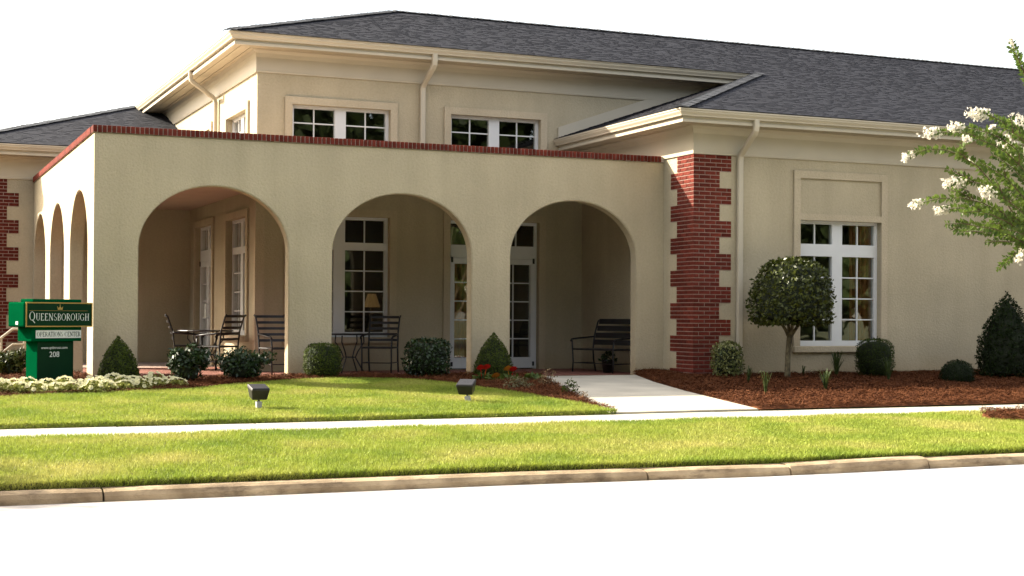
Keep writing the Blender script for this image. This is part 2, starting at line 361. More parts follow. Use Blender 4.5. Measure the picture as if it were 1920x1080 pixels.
# ---- sidewalk and entrance path of cast slabs
side = tag(empty('sidewalk', (0, -6.4, -.24)), kind='structure')
xx = -20.0
while xx < 40:
    b = MB(); b.box(xx + .006, xx + 1.494, -6.98, -5.76, -.33, -.222 + random.uniform(-.002, .002)); o = b.build('slab', CONC, None, bevel=.006); o.parent = side; o.matrix_parent_inverse = Matrix.Translation((0, 6.4, .24)); xx += 1.5
path = tag(empty('entrance_path', (7.2, -3, -.1)), kind='structure')
pl = [(6.92, -.62), (6.55, -1.9), (6.12, -3.4), (5.80, -4.8), (5.50, -5.75)]; pr_ = [(8.62, -.62), (8.24, -1.9), (7.94, -3.4), (7.74, -4.8), (7.66, -5.75)]
for i in range(4):
    q = [pl[i], pr_[i], pr_[i + 1], pl[i + 1]]; g = .006
    top = [(x, y - g if j < 2 else y + g, gz(y) + .022 - (.012 if y < -5 else 0)) for j, (x, y) in enumerate(q)]
    b = MB(); b.add(top + [(x, y, z - .12) for x, y, z in top], [(0, 1, 2, 3), (0, 4, 5, 1), (1, 5, 6, 2), (2, 6, 7, 3), (3, 7, 4, 0)])
    o = b.build('slab', CONC, None); o.parent = path; o.matrix_parent_inverse = Matrix.Translation((-7.2, 3, .1))

# ---- beds of pine straw: mounded sheet plus loose needles
EDGE = [(-8, -2.6), (-1.5, -2.75), (.87, -2.15), (1.67, -1.5), (2.7, -.92), (3.6, -.74), (4.3, -.86), (4.95, -1.75), (5.22, -3.1), (5.42, -4.0), (5.55, -4.95), (5.60, -5.69)]
bed1 = EDGE + [(5.62, -5.69)] + [(x - .02, y) for x, y in pl[::-1][1:]] + [(6.9, -.02), (-.02, -.02), (-.02, 8.9), (-1.0, 8.9), (-8, 8.9)]
bed2 = [(8.66, -.62)] + [(x + .02, y) for x, y in pr_[1:]] + [(34, -5.75), (34, -1.0), (9.4, -1.0), (9.4, -.02), (8.9, -.02)]
bed3 = [(9.55 + 1.5 + 1.55 * math.cos(t), -7.92 + .62 * math.sin(t)) for t in np.linspace(0, 2 * math.pi, 22)[:-1]]
def needles(name, poly, dens, xr, lift, z0=0.0):
    X, Y = sample(poly, dens); kx = (X > xr[0]) & (X < xr[1]); X, Y = X[kx], Y[kx]; n = len(X)
    Z = gza(Y) + lift + rng.uniform(0, .045, n) ** 1.0 + z0 + .022 * np.sin(X * 5.1 + Y * 3) * np.sin(Y * 4.3 - X)
    L = rng.uniform(.05, .13, n); A = rng.uniform(0, 2 * math.pi, n); T = rng.normal(.1, .35, n)
    d = np.stack([np.cos(A) * np.cos(T), np.sin(A) * np.cos(T), np.sin(T)], 1) * L[:, None] * .5
    w = np.stack([-np.sin(A), np.cos(A), rng.normal(0, .7, n)], 1); w /= np.linalg.norm(w, axis=1)[:, None]; w *= rng.uniform(.0016, .0032, n)[:, None]
    P = np.stack([X, Y, Z], 1)
    V = np.stack([P - d - w, P - d + w, P + d + w, P + d - w], 1).reshape(-1, 3)
    return V, np.arange(4 * n).reshape(n, 4)
def bed(poly, xr, dens, lift, step=.16):
    # gridded mound
    P = np.array(poly); a, b_ = P.min(0), P.max(0); a[0] = max(a[0], xr[0] - 2); b_[0] = min(b_[0], xr[1] + 6)
    bm = bmesh.new(); vs = [bm.verts.new((x, y, 0)) for x, y in poly]; f = bm.faces.new(vs); f.normal_update(); bmesh.ops.triangulate(bm, faces=[f])
    for ax in (0, 1):
        lo, hi = (a[ax], b_[ax])
        for c in np.arange(lo + step, hi, step):
            pt = [0, 0, 0]; pt[ax] = c; nn = [0, 0, 0]; nn[ax] = 1
            bmesh.ops.bisect_plane(bm, geom=bm.verts[:] + bm.edges[:] + bm.faces[:], plane_co=pt, plane_no=nn)
    bd = {v for e in bm.edges if e.is_boundary for v in e.verts}
    for v in bm.verts: v.co.z = gz(v.co.y) + (0.002 if v in bd else lift + .02 * math.sin(v.co.x * 5.1 + v.co.y * 3) * math.sin(v.co.y * 4.3 - v.co.x))
    me = bpy.data.meshes.new('pine_straw_bed'); bm.to_mesh(me); bm.free()
    o = tag(link('pine_straw_bed', me, STRAW), kind='stuff')
    V, FQ = needles('n', poly, dens, xr, lift)
    n2 = link('pine_needles', np_mesh('pine_needles', V, FQ, STRAW), None, o); n2['kind'] = 'stuff'
    return o
tag(bed(bed1, (-2.6, 7), 2600, .02), 'reddish pine straw bed between the porch front and the back lawn', 'mulch')
tag(bed(bed2, (7.3, 18.5), 3000, .03), 'wide reddish pine straw bed in front of the right wing', 'mulch')
tag(bed(bed3, (8, 14), 2500, .10), 'small ring of pine straw in the front lawn at right', 'mulch')

# ---- lawns
def lawn(name, poly, dens, label, rise, edges, hmin=.022, hmax=.048):
    X, Y = sample(poly, dens); n = len(X); Z = gza(Y) - .01 + rise(X, Y)
    H = rng.uniform(hmin, hmax, n) * (.75 + .35 * np.sin(X * 1.7 + np.sin(Y * 2.3)) ** 2); out = np.zeros((n, 2))
    for (xa, xb, fy, m_) in edges:            # blades hanging over the cut turf edge
        x = rng.uniform(xa, xb, m_); y = np.array([fy(v) for v in x]); X = np.concatenate([X, x]); Y = np.concatenate([Y, y + rng.uniform(0, .02, m_)])
        Z = np.concatenate([Z, gza(y) + rise(x, y) + rng.uniform(-.09, .0, m_)]); H = np.concatenate([H, rng.uniform(.03, .055, m_)]); out = np.concatenate([out, np.stack([rng.normal(0, .012, m_), -rng.uniform(.0, .022, m_)], 1)])
    n = len(X); A = rng.uniform(0, 2 * math.pi, n); wd = rng.uniform(.0025, .005, n)
    lean = rng.normal(0, .4, (n, 2)) * H[:, None] + out
    P = np.stack([X, Y, Z], 1); w = np.stack([np.cos(A), np.sin(A), np.zeros(n)], 1) * wd[:, None]
    tip = P + np.stack([lean[:, 0], lean[:, 1], H], 1)
    V = np.stack([P - w, P + w, tip], 1).reshape(-1, 3)
    o = link(name, np_mesh(name, V, np.arange(3 * n).reshape(n, 3), GRASS)); return tag(o, label, 'lawn', kind='stuff')
front = [(-7, -7.02), (13.2, -7.02), (13.2, -10.5)] + [(x, YK(x) + .07) for x in (8, 6.7, 4.6, 2.1, -2, -7)]
lawn('front_lawn', front, 6500, 'sunny strip of mown grass between the sidewalk and the kerb', lambda x, y: .05 + 0 * x, [(-7, 13, lambda v: YK(v) + .06, 26000)])
back = EDGE + [(5.58, -5.745), (-8, -5.745)]
lawn('back_lawn', [(max(x, -5.5), y) for x, y in back], 6000, 'mown lawn between the shrub bed and the sidewalk', lambda x, y: .035 + 0 * x, [(-5.5, 5.57, lambda v: -5.755, 16000)])

# ================================================================== OFFICE BUILDING
B = tag(empty('office_building'), 'tan stucco office building with an arched porch, brick corners and dark hipped roof', 'building')
class Frame:                             # local wall coordinates: u along, n outward, z up
    def __init__(s, o, u, n): s.o = Vector(o); s.u = Vector(u); s.n = Vector(n)
    def __call__(s, u, n, z): return tuple(s.o + u * s.u + n * s.n + Vector((0, 0, z)))
FX = lambda y: Frame((0, y, 0), (1, 0, 0), (0, -1, 0))      # faces the road
FL = lambda x: Frame((x, 0, 0), (0, 1, 0), (-1, 0, 0))      # faces left
def rect_wall(T, u0, u1, z0, z1, t, ops, name='wall', mat=None):
    us = sorted({u0, u1, *[o[0] for o in ops], *[o[1] for o in ops]}); zs = sorted({z0, z1, *[o[2] for o in ops], *[o[3] for o in ops]})
    mb = MB()
    for i in range(len(us) - 1):
        for j in range(len(zs) - 1):
            a, b, c, d = us[i], us[i + 1], zs[j], zs[j + 1]; cu, cz = (a + b) / 2, (c + d) / 2
            if any(o[0] < cu < o[1] and o[2] < cz < o[3] for o in ops): continue
            for n in (0, -t): mb.quad(T(a, n, c), T(b, n, c), T(b, n, d), T(a, n, d))
    for a, b, c, d in ops:
        mb.quad(T(a, 0, c), T(a, -t, c), T(a, -t, d), T(a, 0, d)); mb.quad(T(b, 0, c), T(b, -t, c), T(b, -t, d), T(b, 0, d))
        mb.quad(T(a, 0, d), T(b, 0, d), T(b, -t, d), T(a, -t, d)); mb.quad(T(a, 0, c), T(b, 0, c), T(b, -t, c), T(a, -t, c))
    for a in (u0, u1): mb.quad(T(a, 0, z0), T(a, -t, z0), T(a, -t, z1), T(a, 0, z1))
    mb.quad(T(u0, 0, z1), T(u1, 0, z1), T(u1, -t, z1), T(u0, -t, z1))
    o = mb.build(name, mat or STUCCO, B); return o
WT = .22
# openings ---------------------------------------------------------------
W_UP1, W_UP2 = (3.78, 5.60, 3.80, 4.71), (6.77, 8.59, 3.80, 4.71)
W_IN1, D_IN = (3.78, 5.60, .60, 2.76), (6.77, 8.57, 0.0, 2.76)
L_UP1, L_UP2 = (3.85, 5.50, 3.80, 4.68), (6.95, 8.6, 3.80, 4.68)
L_IN1, L_D = (3.83, 5.44, .62, 2.76), (6.74, 8.40, 0.0, 2.78)
W_R1, W_R2 = (11.57, 13.27, .51, 2.67), (17.0, 18.7, .51, 2.67)
rect_wall(FX(U), U, 34, -.1, ZFU + .02, WT, [W_UP1, W_UP2, W_IN1, D_IN])
rect_wall(FL(U), U + WT, 34, -.1, ZFU + .02, WT, [L_UP1, L_UP2, L_IN1, L_D])
rect_wall(FX(-EX), PW, 34, -.1, ZF + .02, WT, [W_R1, W_R2])
rect_wall(FL(PW), -EX + WT, U, -.1, ZF + .02, WT, [])
rect_wall(FX(PD), -EX, U, -.1, ZF + .02, WT, [])
rect_wall(FL(-EX), PD + WT, 34, -.1, ZF + .02, WT, [])
rect_wall(Frame((0, 15.2, 0), (1, 0, 0), (0, 1, 0)), 15.2, 34, -.1, 4.4, WT, []); rect_wall(Frame((15.2, 0, 0), (0, 1, 0), (1, 0, 0)), 15.2 - WT, 34, -.1, 4.4, WT, [])
rect_wall(Frame((34, 0, 0), (0, 1, 0), (1, 0, 0)), -EX, 15.2, -.1, 4.4, WT, []); rect_wall(Frame((0, 34, 0), (1, 0, 0), (0, 1, 0)), -EX, 15.2, -.1, 4.4, WT, [])
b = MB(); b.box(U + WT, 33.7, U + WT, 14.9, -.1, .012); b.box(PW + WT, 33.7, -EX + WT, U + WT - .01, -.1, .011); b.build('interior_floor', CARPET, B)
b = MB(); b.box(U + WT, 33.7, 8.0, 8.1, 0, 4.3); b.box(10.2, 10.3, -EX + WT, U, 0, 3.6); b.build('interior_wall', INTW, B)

# porch walls with arches ------------------------------------------------
PT = .22; SPR, RISE = 1.97, .955
def arch_wall(T, u0, u1, z0, z1, t, arches):
    mb = MB()
    def low(u):
        for a, b_ in arches:
            if a <= u <= b_:
                c, h = (a + b_) / 2, (b_ - a) / 2; return SPR + RISE * math.sqrt(max(0, 1 - ((u - c) / h) ** 2))
        return None
    edges = [u0]
    segs = []; cur = u0
    for a, b_ in arches:
        segs.append((cur, a, None)); N = 40
        c, h = (a + b_) / 2, (b_ - a) / 2
        us = [c - h * math.cos(math.pi * i / N) for i in range(N + 1)]
        for i in range(N):
            segs.append((us[i], us[i + 1], (low(us[i] if i else a), low(us[i + 1] if i < N - 1 else b_))))
        for e in (a, b_): mb.quad(T(e, 0, z0), T(e, -t, z0), T(e, -t, SPR), T(e, 0, SPR))
        cur = b_
    segs.append((cur, u1, None))
    for a, b_, lw in segs:
        la, lb = lw if lw else (z0, z0)
        for n in (0, -t): 
            if lw: mb.quad(T(a, n, la), T(b_, n, lb), T(b_, n, z1), T(a, n, z1))
            else: mb.add([T(a, n, z0), T(b_, n, z0), T(b_, n, SPR), T(b_, n, z1), T(a, n, z1), T(a, n, SPR)], [tuple(range(6))])
        if lw: mb.quad(T(a, 0, la), T(b_, 0, lb), T(b_, -t, lb), T(a, -t, la))
        mb.quad(T(a, 0, z1), T(b_, 0, z1), T(b_, -t, z1), T(a, -t, z1))
    for e in (u0, u1): mb.quad(T(e, 0, z0), T(e, -t, z0), T(e, -t, z1), T(e, 0, z1))
    o = mb.build('porch_wall', STUCCO, B)
    bm = bmesh.new(); bm.from_mesh(o.data); bmesh.ops.remove_doubles(bm, verts=bm.verts, dist=.0008)
    bmesh.ops.recalc_face_normals(bm, faces=bm.faces)
    bmesh.ops.bevel(bm, geom=[e for e in bm.edges if len(e.link_faces) == 2 and e.calc_face_angle(0) > .9], offset=.014, segments=2, affect='EDGES')
    bm.to_mesh(o.data); bm.free(); return o
CT = 3.645
arch_wall(FX(0), 0, PW - .002, -.1, CT, PT, [(.64, 2.905), (3.60, 5.935), (6.62, 8.96)])
arch_wall(FL(0), PT + .002, PD - .002, -.1, CT, PT, [(.68, 2.88), (3.70, 5.90), (6.70, 8.86)])
b = MB(); b.box(PT, PW - .003, PT, U - .003, 3.19, 3.36); b.box(PT, U - .003, U - .003, PD - .003, 3.19, 3.361); b.build('porch_ceiling', mk('porch_ceiling_paint', (.50, .38, .28), .8, .05, 2), B)
# porch floor: pavers laid as real pieces, joined (a brick is one or two pixels tall from here)
b = MB(); b.box(.02, PW - .003, .0, U - .003, -.14, -.012); b.box(.02, U - .003, U - .003, PD - .003, -.14, -.013); b.box(6.92, 8.62, -.6, -.0, -.14, -.012); fl = b.build('porch_floor', MORTAR, B)
b = MB()
def pavers(x0, x1, y0, y1):
    y = y0; rr = 0
    while y < y1 - .09:
        x = x0 - (.105 if rr % 2 else 0)
        while x < x1 - .02:
            a, c = max(x, x0) + .004, min(x + .21, x1) - .004
            if c - a > .02:
                z = random.uniform(-.001, .003); b.quad((a, y + .004, z), (c, y + .004, z), (c, y + .101, z), (a, y + .101, z)); b.quad((a, y + .004, -.012), (c, y + .004, -.012), (c, y + .004, z), (a, y + .004, z))
            x += .21
        y += .105; rr += 1
pavers(.26, PW - .02, 0.0, U); pavers(.26, U, U, 5.6); pavers(6.92, 8.62, -.6, 0)
o = b.build('pavers', PAVER, fl); o['kind'] = 'stuff'

# swept trim along eaves (path runs so that outward is on its right hand) ----
def sweep(path, prof, name, mat, parent=B, closed=True):
    P = [Vector((*p, 0)) for p in path]; mb = MB(); rings = []
    for i, p in enumerate(P):
        ds = []
        if i: ds.append((P[i] - P[i - 1]).normalized())
        if i < len(P) - 1: ds.append((P[i + 1] - P[i]).normalized())
        ns = [Vector((d.y, -d.x, 0)) for d in ds]
        mt = ns[0] if len(ns) == 1 else (ns[0] + ns[1]) / (1 + ns[0].dot(ns[1]))
        rings.append([tuple(p + mt * n + Vector((0, 0, z))) for n, z in prof])
    k = len(prof)
    for i in range(len(P) - 1):
        for j in range(k if closed else k - 1): mb.quad(rings[i][j], rings[i + 1][j], rings[i + 1][(j + 1) % k], rings[i][(j + 1) % k])
    if closed: mb.add(rings[0], [tuple(range(k))]); mb.add(rings[-1], [tuple(range(k))[::-1]])
    return mb.build(name, mat, parent)
EAVE_R = [(PW - OV, U - .004), (PW - OV, -EX - OV), (34.6, -EX - OV)]
EAVE_U = [(U - OV, 12.4), (U - OV, U - OV), (12.85, U - OV)]
EAVE_L = [(-EX - OV, 34.6), (-EX - OV, PD - OV), (U - .004, PD - OV)]
WALL_R = [(PW, U - .003), (PW, -EX), (34.2, -EX)]
WALL_U = [(U, 13), (U, U), (13.6, U)]
WALL_L = [(-EX, 34.2), (-EX, PD), (U - .003, PD)]
for ev, wl, zg, zf in ((EAVE_R, WALL_R, ZG, ZF), (EAVE_U, WALL_U, ZGU, ZFU), (EAVE_L, WALL_L, ZG, ZF)):
    # ogee gutter
    sweep(ev, [(0, zg), (.0, zg - .022), (-.012, zg - .03), (-.016, zg - .055), (-.045, zg - .095), (-.05, zg - .115), (-.118, zg - .115), (-.118, zg - .1), (-.062, zg - .1), (-.03, zg - .05), (-.024, zg - .012), (-.02, zg)], 'gutter', CREAM)
    sweep(ev, [(-.12, zg - .0), (-.12, zg - .155), (-.105, zg - .158), (-.105, zg - .205), (-.14, zg - .205), (-.14, zg - .0)], 'fascia', CREAM)
    sweep(wl, [(OV - .141, zg - .19), (.38, zg - .19), (.38, zg - .182), (.365, zg - .182), (.365, zg - .19), (.20, zg - .19), (.20, zg - .18), (.17, zg - .18), (.17, zg - .19), (.003, zg - .19), (.003, zg - .15), (OV - .141, zg - .15)], 'soffit', SOFFIT)
    sweep(wl, [(.003, zf), (.028, zf), (.032, zf + .03), (.026, zf + .035), (.03, zg - .31), (.05, zg - .24), (.09, zg - .191), (.003, zg - .191)], 'frieze', CREAM)

# roofs ----------------------------------------------------------------------
RX = 6.93; zr = lambda d, e: ZG + SLOPE * (d - e)
yE, xE, yL = -EX - OV + .015, -EX - OV + .015, PD - OV + .015
Zf = lambda y: ZG + .012 + SLOPE * (y - yE)
xh = PW - OV + .015
mb = MB()
mb.add([(xh, yE, Zf(yE)), (34.6, yE, Zf(yE)), (34.6, RX, Zf(RX)), (RX, RX, Zf(RX)), (U - OV, U - OV, Zf(U - OV)), (xh + U - OV - yE, U - OV, Zf(U - OV))], [tuple(range(6))])
mb.add([(xE, yL, Zf(yE)), (xE, 34.6, Zf(yE)), (RX, 34.6, Zf(RX)), (RX, RX, Zf(RX)), (U - OV, U - OV, Zf(U - OV)), (U - OV, yL + U - OV - xE, Zf(U - OV))], [tuple(range(6))[::-1]])
hz = lambda x: ZG + .012 + SLOPE * (x - xh)
mb.add([(xh, yE, hz(xh)), (xh + U - OV - yE, U - OV, hz(xh + U - OV - yE)), (xh + U - OV - yE, U, hz(xh + U - OV - yE)), (xh, U, hz(xh))], [(0, 1, 2, 3)])
lz = lambda y: ZG + .012 + SLOPE * (y - yL)
mb.add([(xE, yL, lz(yL)), (U, yL, lz(yL)), (U, yL + U - OV - xE, lz(yL + U - OV - xE)), (U - OV, yL + U - OV - xE, lz(yL + U - OV - xE))], [(0, 1, 2, 3)])
mb.add([(RX, RX, Zf(RX)), (34.6, RX, Zf(RX)), (34.6, 15.5, ZG), (15.5, 15.5, ZG)], [(0, 1, 2, 3)])
mb.add([(RX, RX, Zf(RX)), (RX, 34.6, Zf(RX)), (15.5, 34.6, ZG), (15.5, 15.5, ZG)], [(3, 2, 1, 0)])
roof = mb.build('roof', ROOFB, B)
def shingles(O, a, up, S0, S1, iv, expo=.112):
    """courses of laminated shingles: O origin, a unit vector along eave, up unit vector up the slope"""
    O, a, up = map(np.array, (O, a, up)); nrm = np.cross(a, up); nrm = nrm / np.linalg.norm(nrm); nrm = nrm if nrm[2] > 0 else -nrm
    V = []; T = []
    s = S0; row = 0
    while s < S1:
        lo, hi = iv(s + expo * .5); x = lo - random.uniform(0, .2)
        while x < hi:
            w = random.choice((.05, .07, .09, .11, .14)); x0, x1 = max(x, lo), min(x + w, hi); x += w
            if x1 - x0 < .02: continue
            th = random.choice((.006, .007, .011, .012)); e = s + expo + .01
            p = lambda u, v, h: O + a * u + up * v + nrm * h
            V += [p(x0, s, th), p(x1, s, th), p(x1, e, .002), p(x0, e, .002), p(x0, s, 0), p(x1, s, 0), p(x1, s, th), p(x0, s, th)]
            t = min(1, max(0, random.gauss(.42 if th > .009 else .32, .13))); T += [t, t]
        s += expo; row += 1
    n = len(V) // 4; me = np_mesh('shingles', np.array(V), np.arange(4 * n).reshape(n, 4), SHINGLE)
    at_ = me.attributes.new('tone', 'FLOAT', 'FACE'); at_.data.foreach_set('value', np.array(T, np.float32))
    o = link('shingles', me, None, roof); o['kind'] = 'stuff'; return o
ca = math.cos(math.atan(SLOPE)); sa = math.sin(math.atan(SLOPE))
def iv_front(s):
    y = yE + s * ca
    return ((xh + y - yE) if y < U - OV else y, 27)
shingles((0, yE, Zf(yE)), (1, 0, 0), (0, ca, sa), 0, (RX - yE) / ca - .1, iv_front)
shingles((0, yL, lz(yL)), (1, 0, 0), (0, ca, sa), 0, (U - OV - xE) / ca, lambda s: (xE + s * ca, U))
shingles((xh, 0, hz(xh)), (0, -1, 0), (ca, 0, sa), 0, 4.1 / ca, lambda s: (-U + .01, -(yE + s * ca)))
def caps(p0, p1, sides, name='hip_cap', w=.15, h=.012):
    p0, p1 = Vector(p0), Vector(p1); L = (p1 - p0).length; d = (p1 - p0) / L; n = int(L / .14); mb = MB()
    s0, s1 = [Vector(s) for s in sides]
    for i in range(n):
        a = p0 + d * (i * .14); c = p0 + d * (i * .14 + .19); up = Vector((0, 0, 1)); j = random.uniform(-.006, .006)
        A, Cc = a + up * (.03 + h + j), c + up * .028
        mb.quad(A, Cc, Cc + s0 * w, A + s0 * w); mb.quad(A, Cc, Cc + s1 * w, A + s1 * w)
        mb.quad(A, A + s0 * w, A + s0 * w - up * .02, A - up * .03)
        mb.quad(A, A + s1 * w, A + s1 * w - up * .02, A - up * .03)
    return mb.build(name, HIPCAP, roof)
n2 = math.sqrt(2)
def side_dir(dx, dy, g): return Vector((dx, dy, g)).normalized()
# right wing hip, left wing hip, main hip, ridge
caps((xh, yE, Zf(yE)), (xh + U - OV - yE, U - OV, Zf(U - OV)), (side_dir(1, -1, -SLOPE), side_dir(-1, 1, -SLOPE)))
caps((xE, yL, Zf(yE)), (U - OV, yL + U - OV - xE, Zf(U - OV)), (side_dir(1, -1, -SLOPE), side_dir(-1, 1, -SLOPE)))
caps((U - OV, U - OV, Zf(U - OV)), (RX, RX, Zf(RX)), (side_dir(1, -1, -SLOPE), side_dir(-1, 1, -SLOPE)))
caps((RX, RX, Zf(RX)), (30, RX, Zf(RX)), (side_dir(0, -1, -SLOPE), side_dir(0, 1, -SLOPE)), 'ridge_cap')
# step flashing board on the upper wall above the small roof slope
b = MB(); pts = [(PW - OV + .1, hz(PW - OV + .1) - .02), (12.2, hz(12.2) - .02), (12.2, hz(12.2) + .19), (11.35, hz(11.35) + .19), (PW - OV + .1, hz(PW - OV + .1) + .20)]
b.add([(x, U - .004, z) for x, z in pts] + [(x, U - .03, z) for x, z in pts], [(0, 1, 2, 3, 4), (9, 8, 7, 6, 5), (0, 5, 6, 1), (1, 6, 7, 2), (2, 7, 8, 3), (3, 8, 9, 4), (4, 9, 5, 0)]); b.build('flashing_board', CREAM, B)

# coping: rowlock bricks on a mortar bed --------------------------------------
b = MB(); b.box(-.016, PW - .003, -.016, PT + .01, CT + .001, CT + .098); b.box(-.016, PT + .01, PT + .011, PD - .003, CT + .001, CT + .098); cop = b.build('coping', mk('coping_mortar', (.55, .46, .40), .9, .1, 30), B)
BOXES = {}
def brick(dx, dy, dz, loc, parent, name='brick', mat=BRICK):
    k = (name, round(dx, 3), round(dy, 3), round(dz, 3))
    if k not in BOXES:
        mb = MB(); mb.box(-dx / 2, dx / 2, -dy / 2, dy / 2, -dz / 2, dz / 2); o = mb.build(name, mat, parent, bevel=.0025 if name == 'coping_brick' else 0); BOXES[k] = o.data
    else: o = link(name, BOXES[k], None, parent)
    o.location = loc; return o
pitch = .0675; n = int((PW - .01) / pitch)
for i in range(n): brick(.056, PT + .052, .1, (-.022 + .028 + i * pitch, PT / 2 - .004, CT + .052 + random.uniform(-.0015, .0015)), cop, 'coping_brick')
n = int((PD - PT - .05) / pitch)
for i in range(n): brick(PT + .052, .056, .1, (PT / 2 - .004, PT + .06 + i * pitch, CT + .052 + random.uniform(-.0015, .0015)), cop, 'coping_brick')

# brick quoins ----------------------------------------------------------------
def quoin(cx, cy, side_dir_, long_u, short_u, long_v, short_v, first_long_u, limit=300):
    """corner at (cx,cy); u runs along +x on the front face (or -x), v runs back along +y on the left face"""
    mb = MB(); pr = .012; ch = .0685; top = ZF - .006; nc = int((top + .06) / ch)
    q = MB(); pieces = []
    for c in range(nc):
        z1 = top - c * ch; z0 = z1 - ch + .014; grp = c // 4; lu = (grp % 2 == 0) == first_long_u
        ulen, vlen = (long_u, short_v) if lu else (short_u, long_v)
        q.box(cx - pr * .35, cx + ulen, cy - pr * .35, cy - .0005, z1 - ch, z1); q.box(cx - pr * .35, cx - .0005, cy - .0005, cy + vlen, z1 - ch, z1)
        stret = c % 2 == 0
        # corner brick wraps both faces
        a, v = (.2, .092) if stret else (.092, .2)
        pieces.append((cx - pr, cx + a, cy - pr, cy + min(v, vlen), z0, z1, True))
        u = a + .013
        while u < ulen - .02:
            e = min(u + .2, ulen); 
            if ulen - e < .05: e = ulen
            pieces.append((cx + u, cx + e, cy - pr, cy + .0, z0, z1, False)); u = e + .013
        v = min(v, vlen) + .013
        while v < vlen - .02:
            e = min(v + .2, vlen)
            if vlen - e < .05: e = vlen
            pieces.append((cx - pr, cx, cy + v, cy + e, z0, z1, False)); v = e + .013
    bed_ = q.build('quoin', MORTAR, B)
    rest = MB(); cnt = 0
    for x0, x1, y0, y1, z0, z1, corner in pieces:
        if cnt < limit:
            if corner:   # the two legs that show, as one wrapped brick
                brick(x1 - x0, y1 - y0, z1 - z0, ((x0 + x1) / 2, (y0 + y1) / 2, (z0 + z1) / 2), bed_)
            else: brick(x1 - x0, y1 - y0, z1 - z0, ((x0 + x1) / 2, (y0 + y1) / 2, (z0 + z1) / 2), bed_)
            cnt += 1
        else: rest.box(x0, x1, y0, y1, z0, z1)
    if rest.v: o = rest.build('bricks', BRICK, bed_); o['kind'] = 'stuff'
    return cnt
c1 = quoin(PW, -EX, 1, .715, .49, .745, .53, True)
quoin(-EX, PD, 1, .715, .49, .745, .53, False, limit=300 - c1)

# windows and doors --------------------------------------------------------------
def window(T, o, zr0, zr1, rows, name='window', casing=True, rec=.09, wm=.21, door=False, tall=None, bot=.09, sill=True):
    u0, u1, z0, z1 = o; mid = (u0 + u1) / 2; m0, m1 = mid - wm / 2, mid + wm / 2
    sd = .058 if not door else .035
    f = MB(); d0, d1 = -rec - .09, -rec
    bz = z0 + (bot if not door else .0)
    cells = []
    tp = z1 - .055
    f.box(u0, u0 + sd, d0, d1, z0, z1, T); f.box(u1 - sd, u1, d0, d1, z0, z1, T); f.box(m0, m1, d0, d1, z0, z1, T)
    for a, c in ((u0 + sd, m0), (m1, u1 - sd)):
        f.box(a, c, d0, d1 - .001, tp, z1, T)
        if zr1: f.box(a, c, d0, d1 - .001, zr0, zr1, T); cells.append((a, c, zr1, tp, 1))
        if not door:
            f.box(a, c, d0, d1 - .001, z0, bz, T); cells.append((a, c, bz, zr0 if zr1 else tp, rows))
    w = f.build(name, WHITE, B)
    if door:
        for li, (a, c) in enumerate(((u0 + sd + .004, mid - .003), (mid + .003, u1 - sd - .004))):
            g = MB(); e0, e1 = d0 + .02, d1 + .012; st = .088
            zt = zr0 - .006
            g.box(a, a + st, e0, e1, .02, zt, T); g.box(c - st, c, e0, e1, .02, zt, T); g.box(a + st, c - st, e0, e1 - .001, .02, .22, T); g.box(a + st, c - st, e0, e1 - .001, zt - .10, zt, T)
            leaf = g.build('door_leaf', WHITE, w)
            cells.append((a + st, c - st, .22, zt - .10, rows))
            h = MB(); hu = c - .06 if li == 0 else a + .06
            h.tube([T(hu, e1, .92), T(hu, e1 + .05, .92), T(hu, e1 + .05, 1.2), T(hu, e1, 1.2)], .011, 6); h.build('door_handle', mk('handle_metal', (.5, .5, .5), .3, .05, 5, metal=.9) if 'handle_metal' not in MATS else MATS['handle_metal'], w)
            hx = a + .02 if li == 0 else c - .05
            for h0, h1 in ((zt - .08, zt + .02), (.06, .14)): hb = MB(); hb.box(hx, hx + .035, e1, e1 + .02, h0, h1, T); hb.build('hinge', BLACKM, w)
    for a, c, zb, zt, rw in cells:
        mu = MB()
        pm = (a + c) / 2; g0, g1 = d0 + .035, d0 + .045
        hh = (zt - zb) / rw; bw = .011
        mu.box(pm - bw, pm + bw, g0 - .008, g1 + .014, zb, zt, T)
        for r_ in range(1, rw):
            z = zb + r_ * hh
            mu.box(a, pm - bw, g0 - .008, g1 + .013, z - bw, z + bw, T); mu.box(pm + bw, c, g0 - .008, g1 + .013, z - bw, z + bw, T)
        for (p0, p1) in ((a - .004, pm), (pm, c + .004)):
            for r_ in range(rw):
                pb = MB(); pb.box(p0 + .001, p1 - .001, g0, g1, zb + r_ * hh + .001, zb + (r_ + 1) * hh - .001, T); pb.build('pane', GLASS, w)
        mu.build('muntin', WHITE, w)
    if casing:
        cw, pd = .13, .04; c = MB(); zt = tall or z1
        zb = z0 if not door else 0.0
        c.box(u0 - cw, u0, .002, pd, zb, zt + cw, T); c.box(u1, u1 + cw, .002, pd, zb, zt + cw, T); c.box(u0, u1, .002, pd - .002, zt, zt + cw, T)
        if tall:
            c.box(u0, u1, .002, pd - .002, z1, z1 + .11, T)
        c.build('casing', TRIMST, w)
    if sill and not door:
        s_ = MB(); s_.box(u0 - .14, u1 + .14, -.085, .075, z0 - .11, z0 - .001, T); s_.build('sill', TRIMST, w, bevel=.012)
    return w
window(FX(U), W_UP1, None, None, 3); window(FX(U), W_UP2, None, None, 3)
window(FL(U), L_UP1, None, None, 3); window(FL(U), L_UP2, None, None, 3)
window(FX(U), W_IN1, 2.16, 2.30, 4); window(FL(U), L_IN1, 2.12, 2.25, 4)
window(FX(U), D_IN, 2.07, 2.31, 5, 'entrance_door', door=True); window(FL(U), L_D, 2.07, 2.31, 5, 'entrance_door', door=True)
